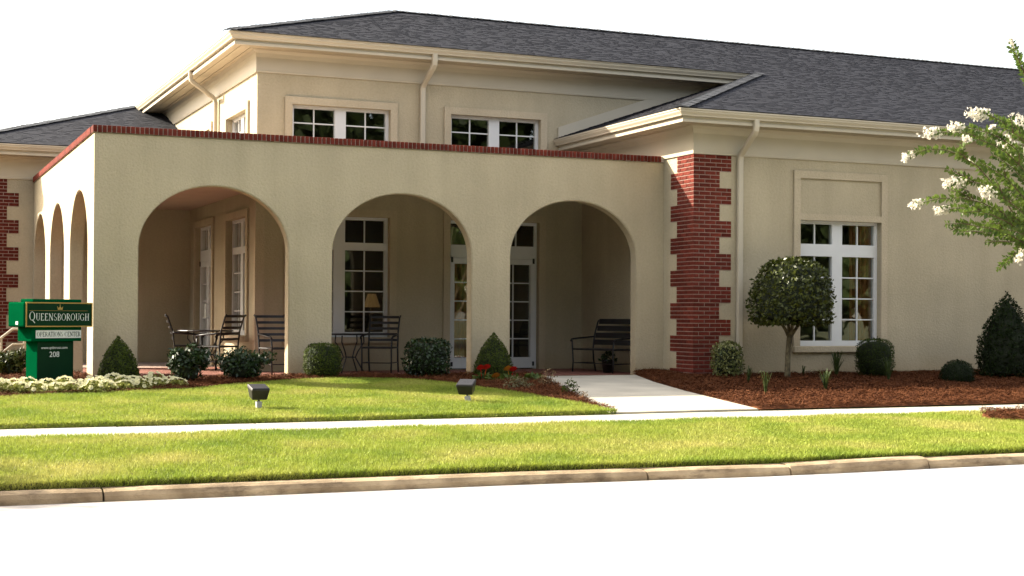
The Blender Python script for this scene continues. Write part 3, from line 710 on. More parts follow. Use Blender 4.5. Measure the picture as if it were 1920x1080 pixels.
window(FX(-EX), W_R1, 2.06, 2.27, 4, tall=3.385); window(FX(-EX), W_R2, 2.06, 2.27, 4, tall=3.385)
# corner board in the porch
b = MB(); b.box(U - .022, U - .001, U - .022, U + .14, 0, 3.18); b.box(U, U + .14, U - .022, U - .001, 0, 3.18); b.build('corner_board', TRIMST, B)

# downspouts ------------------------------------------------------------------------
def downspout(pts, straps, T):
    mb = MB(); sx, sy = .048, .036
    P = [Vector(p) for p in pts]
    # round the elbows
    Q = [P[0]]
    for i in range(1, len(P) - 1):
        a = (P[i - 1] - P[i]).normalized(); c = (P[i + 1] - P[i]).normalized()
        for t in (1, .5, 0): Q.append(P[i] + a * .07 * t * t + c * .07 * (1 - t) * (1 - t))
    Q.append(P[-1]); rings = []
    ax = Vector(T)                        # horizontal axis along the wall
    for i, p in enumerate(Q):
        d = (Q[min(i + 1, len(Q) - 1)] - Q[max(i - 1, 0)]).normalized(); w = d.cross(ax).normalized()
        rings.append([tuple(p + ax * u * sx + w * v * sy) for u, v in ((-1, -.7), (-.8, -1), (.8, -1), (1, -.7), (1, .7), (.8, 1), (-.8, 1), (-1, .7))])
    for i in range(len(Q) - 1):
        for j in range(8): mb.quad(rings[i][j], rings[i + 1][j], rings[i + 1][(j + 1) % 8], rings[i][(j + 1) % 8])
    mb.add(rings[0], [tuple(range(8))]); mb.add(rings[-1], [tuple(range(8))[::-1]])
    o = mb.build('downspout', CREAM, B)
    return o
downspout([(10.335, -EX - OV + .075, ZG - .1), (10.335, -EX - OV + .075, 4.06), (10.335, -EX - .07, 3.70), (10.335, -EX - .07, .06), (10.335, -EX - .2, -.0)], 0, (1, 0, 0))
downspout([(6.25, U - OV + .075, ZGU - .1), (6.25, U - OV + .075, 5.50), (6.20, U - .065, 5.17), (6.20, U - .065, 3.42)], 0, (1, 0, 0))
downspout([(U - OV + .075, 6.3, ZGU - .1), (U - OV + .075, 6.3, 5.50), (U - .065, 6.3, 5.17), (U - .065, 6.3, 3.42)], 0, (0, 1, 0))

# ================================================================== PLANTS
def nrm(a): return a / np.maximum(1e-9, np.linalg.norm(a, axis=1))[:, None]
def leaf_arrays(P, N, size, asp=.5, spread=.8, droop=0.0, svar=.35):
    n = len(P); rd = rng.normal(0, 1, (n, 3)); N2 = nrm(N + spread * rd * .7)
    t = nrm(np.cross(N2, rng.normal(0, 1, (n, 3)))); t = nrm(t + .35 * N2 + np.array([0, 0, -droop])); b = nrm(np.cross(N2, t)); up = np.cross(t, b)
    s = size * (1 + rng.uniform(-svar, svar, n))[:, None]
    A = P - t * s * .1; T = P + t * s * .95; L = P + t * s * .4 + b * s * asp * .5 + up * s * .07; Rr = P + t * s * .4 - b * s * asp * .5 + up * s * .07
    return np.stack([A, L, T, Rr], 1).reshape(-1, 3), np.arange(4 * n).reshape(n, 4)
def surf_of_rev(prof, n, lump=.05, depth=.12, seed=0, zrot=0):
    """points and normals on a lumpy clipped form; prof = [(radius, z), ...] from foot to top"""
    prof = np.array(prof, float); seg = np.diff(prof, axis=0); ln = np.linalg.norm(seg, axis=1); ar = ln * (prof[:-1, 0] + prof[1:, 0] + .02)
    i = rng.choice(len(seg), n, p=ar / ar.sum()); t = rng.uniform(0, 1, n)
    r0, r1 = prof[i, 0], prof[i + 1, 0]
    r = r0 + (r1 - r0) * t; z = prof[i, 1] + seg[i, 1] * t; ph = rng.uniform(0, 2 * math.pi, n)
    nr, nz = seg[i, 1] / ln[i], -seg[i, 0] / ln[i]
    k = 1 + lump * (np.sin(ph * 3 + z * 7 + seed) + .7 * np.sin(ph * 5 - z * 11 + seed * 2) + .5 * np.sin(z * 17 + ph * 2)) * .6
    k *= 1 - depth * rng.uniform(0, 1, n) ** 2 + .03 * rng.normal(0, 1, n)
    P = np.stack([r * k * np.cos(ph), r * k * np.sin(ph), z + .01 * rng.normal(0, 1, n)], 1)
    N = np.stack([nr * np.cos(ph), nr * np.sin(ph), nz], 1); return P, N
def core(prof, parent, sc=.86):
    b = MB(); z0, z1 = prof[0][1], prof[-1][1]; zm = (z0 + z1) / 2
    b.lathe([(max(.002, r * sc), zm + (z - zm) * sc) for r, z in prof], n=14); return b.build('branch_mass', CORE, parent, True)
def clipped(name, label, cat, loc, prof, leaf, n, mat, group=None, lump=.05, asp=.55, depth=.12, spread=.8, sc=.88):
    o = tag(empty(name, loc), label, cat, group); P, N = surf_of_rev(prof, n, lump, depth, seed=loc[0])
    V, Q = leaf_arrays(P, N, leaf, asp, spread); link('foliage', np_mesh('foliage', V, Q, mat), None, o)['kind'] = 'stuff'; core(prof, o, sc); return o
def spot(px, y, dz=.02):
    x = at(px, 700, y).x; return (x, y, gz(y) + dz)
def m_px(px, y): return ((at(px, 700, y) - CAM).dot(CF)) / F_PX      # metres per photograph pixel
def bullet(w, h, e=1.6): return [(w / 2 * (.86 + .14 * min(1, t * 6)) * (1 - max(0, t - .08) ** e / .92 ** e) + (.004), h * t) for t in np.linspace(0, 1, 16)]
def drum(w, h, e=3.2):
    return [(w / 2 * (.82 if t == 0 else 1) * (1 - abs(2 * t - 1) ** e * .999) ** (1 / e) + .003, h * t) for t in (0.03, .08, .16, .3, .45, .6, .72, .82, .9, .95, .98, 1.0)]
def dome(w, h): return [(w / 2 * k, h * z) for k, z in ((.86, 0), (.97, .1), (1, .3), (.97, .5), (.88, .68), (.73, .82), (.52, .92), (.28, .98), (.01, 1))]

def sh(px, y, wpx, hpx): k = m_px(px, y); return wpx * k, hpx * k
w, h = sh(222, -.9, 73, 86); clipped('clipped_cone_shrub', 'small bullet shaped clipped shrub at the porch corner beside the green sign', 'shrub', spot(222, -.9), bullet(w, h, 2.0), .028, 5200, BOXL2, 'bullet shaped clipped shrubs by the porch')
w, h = sh(925, -.5, 71, 80); clipped('clipped_cone_shrub', 'light green bullet shaped clipped shrub behind the red flowers', 'shrub', spot(925, -.5), bullet(w, h, 2.0), .026, 5200, BOXL2, 'bullet shaped clipped shrubs by the porch')
w, h = sh(605, -.45, 68, 64); clipped('boxwood_shrub', 'rounded boxwood at the foot of the pillar between the first and second arch', 'shrub', spot(605, -.45), drum(w, h), .026, 4600, BOXL2, 'rounded clipped boxwoods')
w, h = sh(1640, -1.75, 70, 72); clipped('boxwood_shrub', 'dark rounded boxwood below the big window on the right wing', 'shrub', spot(1640, -1.75), drum(w, h), .024, 5200, BOXL, 'rounded clipped boxwoods')
w, h = sh(1795, -2.9, 62, 42); clipped('boxwood_shrub', 'low dark dome of clipped boxwood in the right pine straw bed', 'shrub', spot(1795, -2.9), dome(w, h), .024, 3600, CONED, 'rounded clipped boxwoods')
w, h = sh(801, -.5, 84, 70); clipped('holly_shrub', 'dark square holly bush with glossy leaves before the middle arch', 'shrub', spot(801, -.5), drum(w, h, 4), .05, 1900, DARKL, None, .08, .6, .2, 1.0, .84)
w, h = sh(1364, -1.55, 58, 68); clipped('variegated_shrub', 'pale yellow variegated shrub at the foot of the brick corner and downspout', 'shrub', spot(1364, -1.55), drum(w, h, 2.6), .045, 1500, VARL, None, .09, .55, .2, 1.0, .8)
w, h = sh(1885, -2.3, 104, 160); clipped('conical_evergreen', 'tall dark conical evergreen against the right wing wall', 'shrub', spot(1887, -2.3), [(r * (1 + .06 * math.sin(i * 2.1)), z) for i, (r, z) in enumerate(bullet(w, h, 2.4))], .05, 5200, CONED, None, .09, .5, .2, 1.0, .86)

def loose_shrub(label, loc, w, h, seed, n=15, mat=DARKL):
    random.seed(seed); o = tag(empty('gardenia_shrub', loc), label, 'shrub', 'loose glossy shrubs'); VV = []; st = MB(); NN = []
    for i in range(n):
        a = 2 * math.pi * i * .618; r = w / 2 * random.uniform(.35, .85); z = h * random.uniform(.45, .95) * (1 - .35 * (r / (w / 2)) ** 2)
        tip = Vector((r * math.cos(a), r * .75 * math.sin(a), z)); st.tube([(0, 0, 0), tip * .5 + Vector((0, 0, .04)), tip], [.008, .006, .003], 4)
        c = np.array(tip); k = 85; d = nrm(rng.normal(0, 1, (k, 3))); rad = w * .17 * rng.uniform(.45, 1, (k, 1))
        VV.append(c + d * rad * np.array([1, 1, .8]) - np.array([0, 0, w * .05])); NN.append(nrm(d + np.array([0, 0, .5])))
    k = 420; d = nrm(rng.normal(0, 1, (k, 3))); VV.append(np.array([0, 0, h * .38]) + d * np.array([w * .34, w * .28, h * .34])); NN.append(d)
    P = np.concatenate(VV); N = np.concatenate(NN); keep = P[:, 2] > .02
    V, Q = leaf_arrays(P[keep], N[keep], .062, .5, .7); link('foliage', np_mesh('foliage', V, Q, mat), None, o)['kind'] = 'stuff'
    st.build('stem', TWIG, o)['kind'] = 'stuff'
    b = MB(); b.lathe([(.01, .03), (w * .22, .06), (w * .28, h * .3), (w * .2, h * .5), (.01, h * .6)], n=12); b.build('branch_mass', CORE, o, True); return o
w, h = sh(350, -.95, 88, 80); loose_shrub('loose glossy gardenia under the first arch, left of its twin', spot(350, -.95), w, h, 3)
w, h = sh(455, -.7, 108, 68); loose_shrub('wide loose glossy gardenia under the first arch, right of its twin', spot(455, -.7), w, h, 11, 17)
w, h = sh(18, 1.0, 75, 72); loose_shrub('loose leafy bush behind the green sign near the left edge', spot(16, 1.0, -.02), w, h, 23, 14, HOLLY)

# lollipop topiary ----------------------------------------------------------------
yT = -1.95; lx, ly, lz_ = spot(1478, yT); k = m_px(1478, yT); t = tag(empty('topiary_tree', (lx, ly, lz_)), 'lollipop holly topiary with a dense domed crown on a mottled trunk', 'tree')
c0 = 108 * k; cw, chh = 155 * k, 119 * k
prof_ = [(cw / 2 * r, c0 + chh * z) for r, z in ((.35, .04), (.74, -.02), (.93, .0), (.99, .08), (1.0, .25), (.99, .42), (.94, .58), (.84, .74), (.69, .87), (.49, .95), (.25, .99), (.01, 1))]
P, N = surf_of_rev(prof_, 6200, .05, .22, 4); P[:, 0] += 6 * k
V, Q = leaf_arrays(P, N, .062, .5, 1.1); link('crown', np_mesh('crown', V, Q, HOLLY), None, t)['kind'] = 'stuff'
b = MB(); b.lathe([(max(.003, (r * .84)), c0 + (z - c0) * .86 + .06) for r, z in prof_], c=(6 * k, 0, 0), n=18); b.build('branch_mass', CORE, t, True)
b = MB(); b.tube([(-.02, 0, -.05), (-.015, 0, .15), (.0, .01, .45), (.03, 0, .74)], [.056, .047, .042, .048], 10); b.build('trunk', BARK, t, True)
for a, ex, ey, zz in ((0, -.26, .05, 1.12), (1, .02, -.1, 1.2), (2, .34, 0, 1.14), (3, .1, .22, 1.15)):
    b = MB(); b.tube([(.02, 0, .68), (.03 + ex * .25, ey * .3, .80), (.03 + ex * .7, ey * .7, .98), (.03 + ex, ey, zz)], [.035, .028, .022, .015], 7); b.build('limb', BARK, t, True)

# grassy tufts ----------------------------------------------------------------------
def tuft(name, label, cat, px, y, w, h, n, mat, seed, wd=.006):
    n = int(n * 1.9); random.seed(seed); o = tag(empty(name, spot(px, y)), label, cat, 'strappy plants in the right bed'); mb = MB()
    for i in range(n):
        a = random.uniform(0, 2 * math.pi); r = w * .5 * random.uniform(.2, 1); hh = h * random.uniform(.6, 1.05); d = Vector((math.cos(a), math.sin(a), 0)); s = Vector((-d.y, d.x, 0)) * wd
        pts = [d * .01, d * r * .25 + Vector((0, 0, hh * .55)), d * r * .6 + Vector((0, 0, hh * .95)), d * r + Vector((0, 0, hh * (1 - .35 * (r / w))))]
        ws = [1, 1, .7, .05]; base = len(mb.v)
        for p, q in zip(pts, ws): mb.v += [tuple(p - s * q), tuple(p + s * q)]
        for j in range(3): mb.f.append((base + 2 * j, base + 2 * j + 1, base + 2 * j + 3, base + 2 * j + 2))
    mb.build('leaf_blades', mat, o)['kind'] = 'stuff'; return o
for px, y, wpx, hpx, n, lab in ((1568, -1.75, 46, 40, 30, 'fullest strappy plant, near the wall under the window sill'), (1548, -3.9, 42, 34, 22, 'strappy plant in the middle of the right bed, nearest the path side of the window'),
                               (1436, -4.3, 30, 36, 13, 'thin upright strappy plant nearest the sidewalk in the right bed'), (1403, -2.5, 30, 26, 9, 'sparse strappy sprout in front of the variegated shrub'),
                               (1666, -2.6, 34, 38, 14, 'strappy plant just in front of the dark boxwood under the window'), (1506, -1.6, 18, 18, 8, 'tiny strappy sprout right of the topiary trunk')):
    w, h = sh(px, y, wpx * 1.3, hpx * 1.35); tuft('daylily_plant', lab, 'plant', px, y, w, h, n, LILYL, px)

# petunias ------------------------------------------------------------------------------
def petunia(seed):
    o = empty('petunia_plant'); r0 = np.random.default_rng(seed)
    n = 330; d = nrm(r0.normal(0, 1, (n, 3))); d[:, 2] = np.abs(d[:, 2]); P = d * np.array([.17, .15, .15]) * r0.uniform(.5, 1, (n, 1)) + np.array([0, 0, .01])
    V, Q = leaf_arrays(P, nrm(d + [0, 0, .6]), .045, .55); link('foliage', np_mesh('foliage', V, Q, PETL), None, o)['kind'] = 'stuff'
    mb = MB()
    for i in range(19):
        d = Vector(r0.normal(0, 1, 3)); d.z = abs(d.z) + .25; d.normalize(); p = Vector((d.x * .17, d.y * .16, d.z * .16 + .03)); f = (d + Vector((0, -.5, .25))).normalized(); u = f.orthogonal().normalized(); w = f.cross(u); rr = r0.uniform(.026, .040); b0 = len(mb.v)
        mb.v.append(tuple(p - f * .012))
        for j in range(10):
            a = 2 * math.pi * j / 10; q = rr * (1 if j % 2 else .86); mb.v.append(tuple(p + (u * math.cos(a) + w * math.sin(a)) * q + f * (.006 if j % 2 else -.002)))
        for j in range(10): mb.f.append((b0, b0 + 1 + j, b0 + 1 + (j + 1) % 10))
    mb.build('blossoms', PETW, o)['kind'] = 'stuff'; return o
protos = [petunia(s) for s in (1, 2, 3)]
used = [False] * 3
def copy_tree(o, parent=None):
    c = o.copy(); COL.objects.link(c)
    if parent: c.parent = parent
    for ch in o.children: copy_tree(ch, c)
    return c
random.seed(5); cnt = 0
for row, (y, pxs) in enumerate(((-2.3, np.arange(-30, 300, 33)), (-2.0, np.arange(-12, 340, 34)), (-1.72, np.arange(180, 345, 36)))):
    for px in pxs:
        i = cnt % 3; o = protos[i] if not used[i] else copy_tree(protos[i]); used[i] = True; cnt += 1
        yy = y + random.uniform(-.06, .06) + max(0, (px - 150)) * .0014; x, yy, z = spot(px + random.uniform(-6, 6), yy); o.location = (x, yy, z - .01); o.rotation_euler.z = random.choice((-.3, 0, .25, .4)); o.scale = (1, 1, random.uniform(.75, 1.1))
        tag(o, 'white petunia plant in the flower bed edging the lawn before the green sign', 'flowers', 'white petunias in the bed by the sign')

# red and orange gerberas with low companions ---------------------------------------------
def gerbera(label, px, y, heads, seed, n=70, sz=.1):
    random.seed(seed); o = tag(empty('gerbera_plant', spot(px, y)), label, 'flowers'); d = nrm(rng.normal(0, 1, (n, 3))); d[:, 2] = np.abs(d[:, 2]); P = d * np.array([.15, .13, .1]) * rng.uniform(.3, 1, (n, 1))
    V, Q = leaf_arrays(P, nrm(d + [0, 0, 1.]), sz, .5); link('foliage', np_mesh('foliage', V, Q, MYRT), None, o)['kind'] = 'stuff'
    for dx, dz, mat in heads:
        hd = MB(); hd.tube([(dx * .3, -.05, .02), (dx, -.08, dz)], .004, 4); b0 = len(hd.v)
        for ring, (rr, zz) in enumerate(((.075, .0), (.052, .012))):
            for j in range(14):
                a = 2 * math.pi * (j + .5 * ring) / 14; c = Vector((dx, -.08, dz + zz)); u = Vector((math.cos(a), -.75 * math.sin(a), .62 * math.sin(a) + .1)); s = Vector((-math.sin(a), -.75 * math.cos(a), .62 * math.cos(a))) * .014; b0 = len(hd.v)
                hd.v += [tuple(c), tuple(c + u * rr * .6 + s), tuple(c + u * rr), tuple(c + u * rr * .6 - s)]; hd.f.append((b0, b0 + 1, b0 + 2, b0 + 3))
        hd.build('flower_head', mat, o)
gerbera('gerbera with two red blooms beside the bullet shrub foot', 903, -1.35, ((-.05, .2, REDP), (.05, .21, REDP)), 1)
gerbera('gerbera with one red and one orange bloom right of the bullet shrub', 955, -1.3, ((.03, .17, REDP), (-.06, .18, ORGP)), 2)
gerbera('low leafy gerbera without blooms beside the path corner', 1000, -1.35, (), 3, 80)
gerbera('pale leafy gerbera with a single yellow bud in front of the red ones', 928, -1.6, ((-.02, .1, ORGP),), 4, 50)
def lowplant(name, label, px, y, wpx, hpx, mat, n, leaf, seed):
    w, h = sh(px, y, wpx, hpx); o = tag(empty(name, spot(px, y)), label, 'plant'); d = nrm(rng.normal(0, 1, (n, 3))); d[:, 2] = np.abs(d[:, 2]); P = d * np.array([w / 2, w / 3, h]) * rng.uniform(.5, 1, (n, 1))
    V, Q = leaf_arrays(P, nrm(d + [0, 0, .4]), leaf, .4); link('foliage', np_mesh('foliage', V, Q, mat), None, o)['kind'] = 'stuff'
    st = MB()
    for i in range(0, n, max(1, n // 12)): st.tube([(0, 0, 0), tuple(P[i])], [.004, .002], 4)
    st.build('stem', TWIG, o)['kind'] = 'stuff'
lowplant('creeping_plant', 'low spreading olive green plant at the lawn edge left of the path', 972, -2.75, 66, 26, GREYLEAF, 420, .04, 1)
lowplant('dry_plant', 'wispy dry tan plant beside the path in the front bed', 1028, -2.2, 46, 34, mk('dry_leaf', (.22, .15, .07), .9, .3, 9), 150, .045, 2)
lowplant('young_plant', 'small green seedling beside the concrete path', 1070, -3.5, 36, 28, BOXL2, 130, .05, 3)
lowplant('dry_plant', 'tiny dry sprig at the narrow end of the front bed', 1094, -4.2, 20, 16, MATS['dry_leaf'], 50, .035, 4)

# crape myrtle -----------------------------------------------------------------------------
cx, cy = 10.85, -7.9; cm = tag(empty('crape_myrtle_tree', (cx, cy, gz(cy))), 'white flowering crape myrtle reaching arching branches in from the right', 'tree')
def L_(p): return Vector(p) - Vector((cx, cy, gz(cy)))
leaders = []
random.seed(21)
tops = [at(1935, 130, -7.9), at(1990, 250, -7.5), at(2030, 60, -8.3), at(2140, 120, -7.7), at(2240, 250, -8.1)]
for tp in tops:
    e = L_(tp); pts = [Vector((random.uniform(-.05, .05), random.uniform(-.05, .05), -.05)), e * .25 + Vector((0, 0, .1)), e * .6, e]
    pts[1].x *= .6; b = MB(); b.tube(pts, [.045, .036, .024, .008], 8); b.build('trunk', BARK, cm, True); leaders.append(pts)
LV, LF, tw = [], [], MB(); nleaf = 0
pan = []
WIG = [0.0, 0.0]
def bez(a, c, d, t): return a * (1 - t) ** 2 + c * 2 * t * (1 - t) + d * t * t + Vector((0, .6, 1)) * (.012 * math.sin(t * 9 + WIG[0]) * math.sin(math.pi * t) + .009 * math.sin(t * 23 + WIG[1]) * math.sin(math.pi * t))
def branch(tip, start, lift=.25, leaf=.078, flower=1.0, t0=.12, gap=.024, raw=False):
    WIG[0], WIG[1] = random.uniform(0, 6), random.uniform(0, 6)
    a, d = start, (L_(tip) if not raw else tip); c = (a + d) / 2 + Vector((0, 0, lift * (d - a).length)); L = (d - a).length
    tw.tube([bez(a, c, d, t / 6) for t in range(7)], [.010, .008, .007, .006, .005, .004, .002], 5)
    n = int(L * (1 - t0) / gap); PP = []; TT = []
    for i in range(n):
        t = t0 + (1 - t0) * i / n; p = bez(a, c, d, t); dd = (bez(a, c, d, min(1, t + .02)) - bez(a, c, d, t - .02)).normalized()
        for s in (1, -1):
            u = dd.cross(Vector((.2, 1, .3))).normalized(); w = dd.cross(u); ang = random.gauss(0, .6)
            o_ = (u * s * math.cos(ang) + w * math.sin(ang)); v = (o_ * .85 + dd * .5 + Vector((0, 0, -.12))).normalized(); sz = leaf * random.uniform(.65, 1.2) * (1 - .35 * max(0, t - .8) * 5 * .5)
            b_ = v.cross(dd.cross(o_) + Vector(rng.normal(0, .4, 3))).normalized(); nn_ = v.cross(b_)
            k0 = len(LV); LV.extend([tuple(p), tuple(p + v * sz * .45 + b_ * sz * .29 + nn_ * sz * .06), tuple(p + v * sz), tuple(p + v * sz * .45 - b_ * sz * .29 + nn_ * sz * .06)]); LF.append((k0, k0 + 1, k0 + 2, k0 + 3))
    if not raw and L > .9:                        # short side shoots
        for j in range(random.randint(1, 2)):
            t = random.uniform(.25, .8); p = bez(a, c, d, t); dd = (bez(a, c, d, t + .03) - p).normalized(); v = (dd + Vector((random.uniform(-.3, .3), random.uniform(-.8, .8), random.uniform(-.5, .7)))).normalized()
            w0, w1 = WIG; branch(p + v * random.uniform(.18, .4), p, .12, leaf * .85, 0, .1, gap, True); WIG[0], WIG[1] = w0, w1
    if flower: pan.append((d, (d - bez(a, c, d, .9)).normalized(), flower))
def near(px, py, y=-7.9): return L_(at(px, py, y))
B_ = [(1832, 212, -7.7, 1960, 300, .22, 1.35), (1792, 238, -8.0, 1955, 330, .22, 1.0), (1745, 250, -7.6, 1950, 360, .3, 1.1), (1702, 294, -7.9, 1900, 400, .42, .8), (1890, 270, -7.4, 1985, 400, .2, 1.45),
      (1785, 342, -7.7, 1950, 430, .28, 1.25), (1850, 360, -8.1, 1960, 450, .2, 1.1), (1718, 383, -7.8, 1960, 470, .30, .9), (1766, 394, -7.5, 1970, 460, .22, .8), (1912, 232, -7.8, 1990, 360, .2, 1.5),
      (1790, 436, -7.8, 1965, 470, .12, 0), (1772, 420, -8.1, 1955, 480, .16, 0), (1880, 500, -7.6, 1990, 430, .2, 0), (1914, 480, -7.9, 1985, 420, .3, 1.0), (1897, 78, -7.9, 1950, 220, .05, .35), (1860, 290, -8.0, 1975, 420, .2, 0), (1820, 300, -7.8, 1960, 430, .25, .35),
      (1840, 420, -7.5, 1990, 470, .2, 0), (1870, 330, -7.6, 1990, 470, .25, 0), (1800, 400, -8.2, 1970, 490, .25, 0), (1930, 300, -7.6, 2000, 420, .2, 1.2), (1812, 262, -8.2, 1960, 380, .3, .5), (1862, 240, -8.3, 1985, 360, .3, .3),
      (1845, 455, -7.9, 1985, 480, .15, 0), (1880, 430, -8.2, 1990, 500, .2, 0), (1895, 360, -7.7, 2000, 480, .25, 0), (1905, 410, -7.4, 2000, 500, .2, 0), (1868, 395, -7.9, 1985, 490, .2, 0)]
for px, py, y, sx, sy, lf, fl_ in B_: branch(at(px, py, y), near(sx, sy, (y - 7.9) / 2), lf, flower=fl_)
for i in range(26):
    px, py = random.uniform(1960, 2330), random.uniform(60, 520); y = random.uniform(-8.8, -7.0); ld = random.choice(leaders); s = ld[2] * random.uniform(.8, 1.2); branch(at(px, py, y), s, random.uniform(.1, .3), flower=random.choice((0, 1, 1.2)), gap=.03)
for px, py, y, sx, sy, lf, fl_ in B_:   # each arching branch springs from a leader
    s = near(sx, sy, (y - 7.9) / 2); q = min((p for ld in leaders for p in [ld[0].lerp(ld[1], .9), ld[1].lerp(ld[2], .3), ld[1].lerp(ld[2], .7), ld[2], ld[2].lerp(ld[3], .4)] if p.z < s.z + .1), key=lambda p: (p - s).length, default=leaders[0][1])
    tw.tube([q, (q + s) / 2 + Vector((0, 0, -.03)), s], [.014, .012, .010], 5)
link('foliage', np_mesh('foliage', np.array(LV), np.array(LF), MYRT), None, cm)['kind'] = 'stuff'
tw.build('twigs', TWIG, cm)['kind'] = 'stuff'
for d, dr, s in pan:
    n = int(120 * s); c = rng.normal(0, 1, (n, 3)); c = nrm(c) * rng.uniform(.3, 1, (n, 1)) ** .5; ax = np.array(dr)
    P = np.array(d) + ax * (c[:, :1] * .0 + rng.uniform(-.10, .08, (n, 1)) * s) + c * np.array([.062, .062, .055]) * s
    P += .018 * np.sin(P[:, [1, 2, 0]] * 70)
    V, Q = leaf_arrays(P, c, .034, .95, 1.6); link('flower_panicle', np_mesh('flower_panicle', V, Q, BLOOM), None, cm)['kind'] = 'stuff'

# trees across the road (behind the viewpoint; they stand in the window reflections), plus an unseen left row added to dim the porch
LVs = []; trk = MB(); random.seed(9)
for i in range(40):
    x = -46 + i * 7.0 + random.uniform(-2, 2); y = -31 + random.uniform(-3, 3); hh = random.uniform(12.5, 18)
    if i > 27: x, y = 27 + (i - 28) * 4.5, -39 + random.uniform(-2, 2)
    elif i > 19: x, y = -26 + random.uniform(-2, 1), -30 + (i - 20) * 4.6; hh = hh if not (9 < x < 20 and y < -20) else 10.0; trk.tube([(x, y, -.6), (x + .2, y, hh * .35), (x, y, hh * .7)], [.28, .2, .08], 7)  # unseen trees on the left, added to block low sky light from the porch
    if 9 < x < 20 and y < -20: hh = random.uniform(10, 10.8)
    for c in range(26):
        ce = np.array([x + random.uniform(-4, 4), y + random.uniform(-3, 3), hh * random.uniform(.12, .9)]); n = 140; d = nrm(rng.normal(0, 1, (n, 3))); LVs.append((ce + d * rng.uniform(.5, 1, (n, 1)) * np.array([1.7, 1.7, 1.3]), d))
P = np.concatenate([a for a, _ in LVs]); N = np.concatenate([a for _, a in LVs]); V, Q = leaf_arrays(P, N, .75, .7)
tl = tag(link('tree_line', np_mesh('tree_line', V, Q, TREEL)), 'street trees mirrored in the window panes, plus an unseen left row added to dim the porch', 'trees', kind='stuff'); trk.build('trunks', BARK, tl)['kind'] = 'stuff'

# a yard tree just outside the left edge: its dappled shade crosses the front lawn
def yard_tree(label, x, y, hh, cr, nc):
    o = tag(empty('shade_tree', (x, y, gz(y))), label, 'tree'); b = MB(); b.tube([(0, 0, -.1), (.1, 0, 1.2), (0, .1, hh * .55), (.1, 0, hh * .85)], [.16, .12, .09, .03], 9); b.build('trunk', BARK, o, True); PP = []; NN = []
    for c in range(nc):
        d0 = nrm(rng.normal(0, 1, (1, 3)))[0]; ce = np.array([d0[0] * cr * .75, d0[1] * cr * .75, hh * .68 + d0[2] * hh * .24]); n = 170; d = nrm(rng.normal(0, 1, (n, 3))); PP.append(ce + d * rng.uniform(.3, 1, (n, 1)) * cr * .36); NN.append(d)
        b = MB(); b.tube([(0, .1, hh * .4), tuple(ce * [.5, .5, .8]), tuple(ce)], [.05, .03, .01], 6); b.build('limb', BARK, o, True)
    V, Q = leaf_arrays(np.concatenate(PP), np.concatenate(NN), .12, .6); link('crown', np_mesh('crown', V, Q, TREEL), None, o)['kind'] = 'stuff'
yard_tree('leafy shade tree beyond the left edge, casting dappled shade on the front lawn', -9.8, -3.6, 6.2, 1.7, 16)

# ================================================================== SIGN
sg = tag(empty('monument_sign', (at(45, 600, -1.2).x, -1.2, gz(-1.2) - .02), R(25)), 'green office sign reading Queensborough Operations Center on a square green pedestal', 'sign')
zb = gz(-1.2) - .02
def zz(py): return at(110, py, -1.0).z - zb
WID, DEP = 1.05, .42; HT, HB = zz(567), zz(613)
b = MB(); b.box(0, WID, 0, DEP, HB, HT); box_ = b.build('sign_box', GREEN, sg, bevel=.02)
b = MB(); b.box(.16, WID - .14, .05, DEP - .05, HT + .001, HT + .045); b.build('top_cap', GREEN, sg, bevel=.008)
b = MB(); b.box(.035, WID - .02, -.014, -.002, HB + .016, HT - .016); b.build('face_panel', GREENF, box_, bevel=.003)
b = MB()
for a in ((.02, WID - .005, HT - .016, HT - .0), (.02, WID - .005, HB + .0, HB + .016)): b.box(a[0], a[1], -.018, -.002, a[2], a[3])
b.box(.02, .035, -.018, -.002, HB + .016, HT - .016); b.box(WID - .02, WID - .005, -.018, -.002, HB + .016, HT - .016); b.build('gold_border', GOLD, box_)
M1, M0 = HB - .001, zz(640)
b = MB(); b.box(.13, .90, .03, DEP - .03, M0, M1); b.build('sign_neck', GREEN, sg, bevel=.008)
b = MB(); b.box(.19, .885, .018, .029, M0 + .045, M1 - .045); plate = b.build('name_plate', mk('plate_white', (.74, .76, .74), .5, .03, 8), sg)
b = MB(); b.box(.24, .80, .07, DEP - .06, -.06, M0 - .001); ped = b.build('pedestal', GREEN, sg, bevel=.006)
b = MB(); b.box(.245, .795, .066, .0695, .0, M0 - .01); b.build('pedestal_panel', GREENF, ped)
b = MB(); b.box(-.004, -.0005, .15, .21, HB + .03, HB + .075); b.build('sticker', MATS['plate_white'], box_)
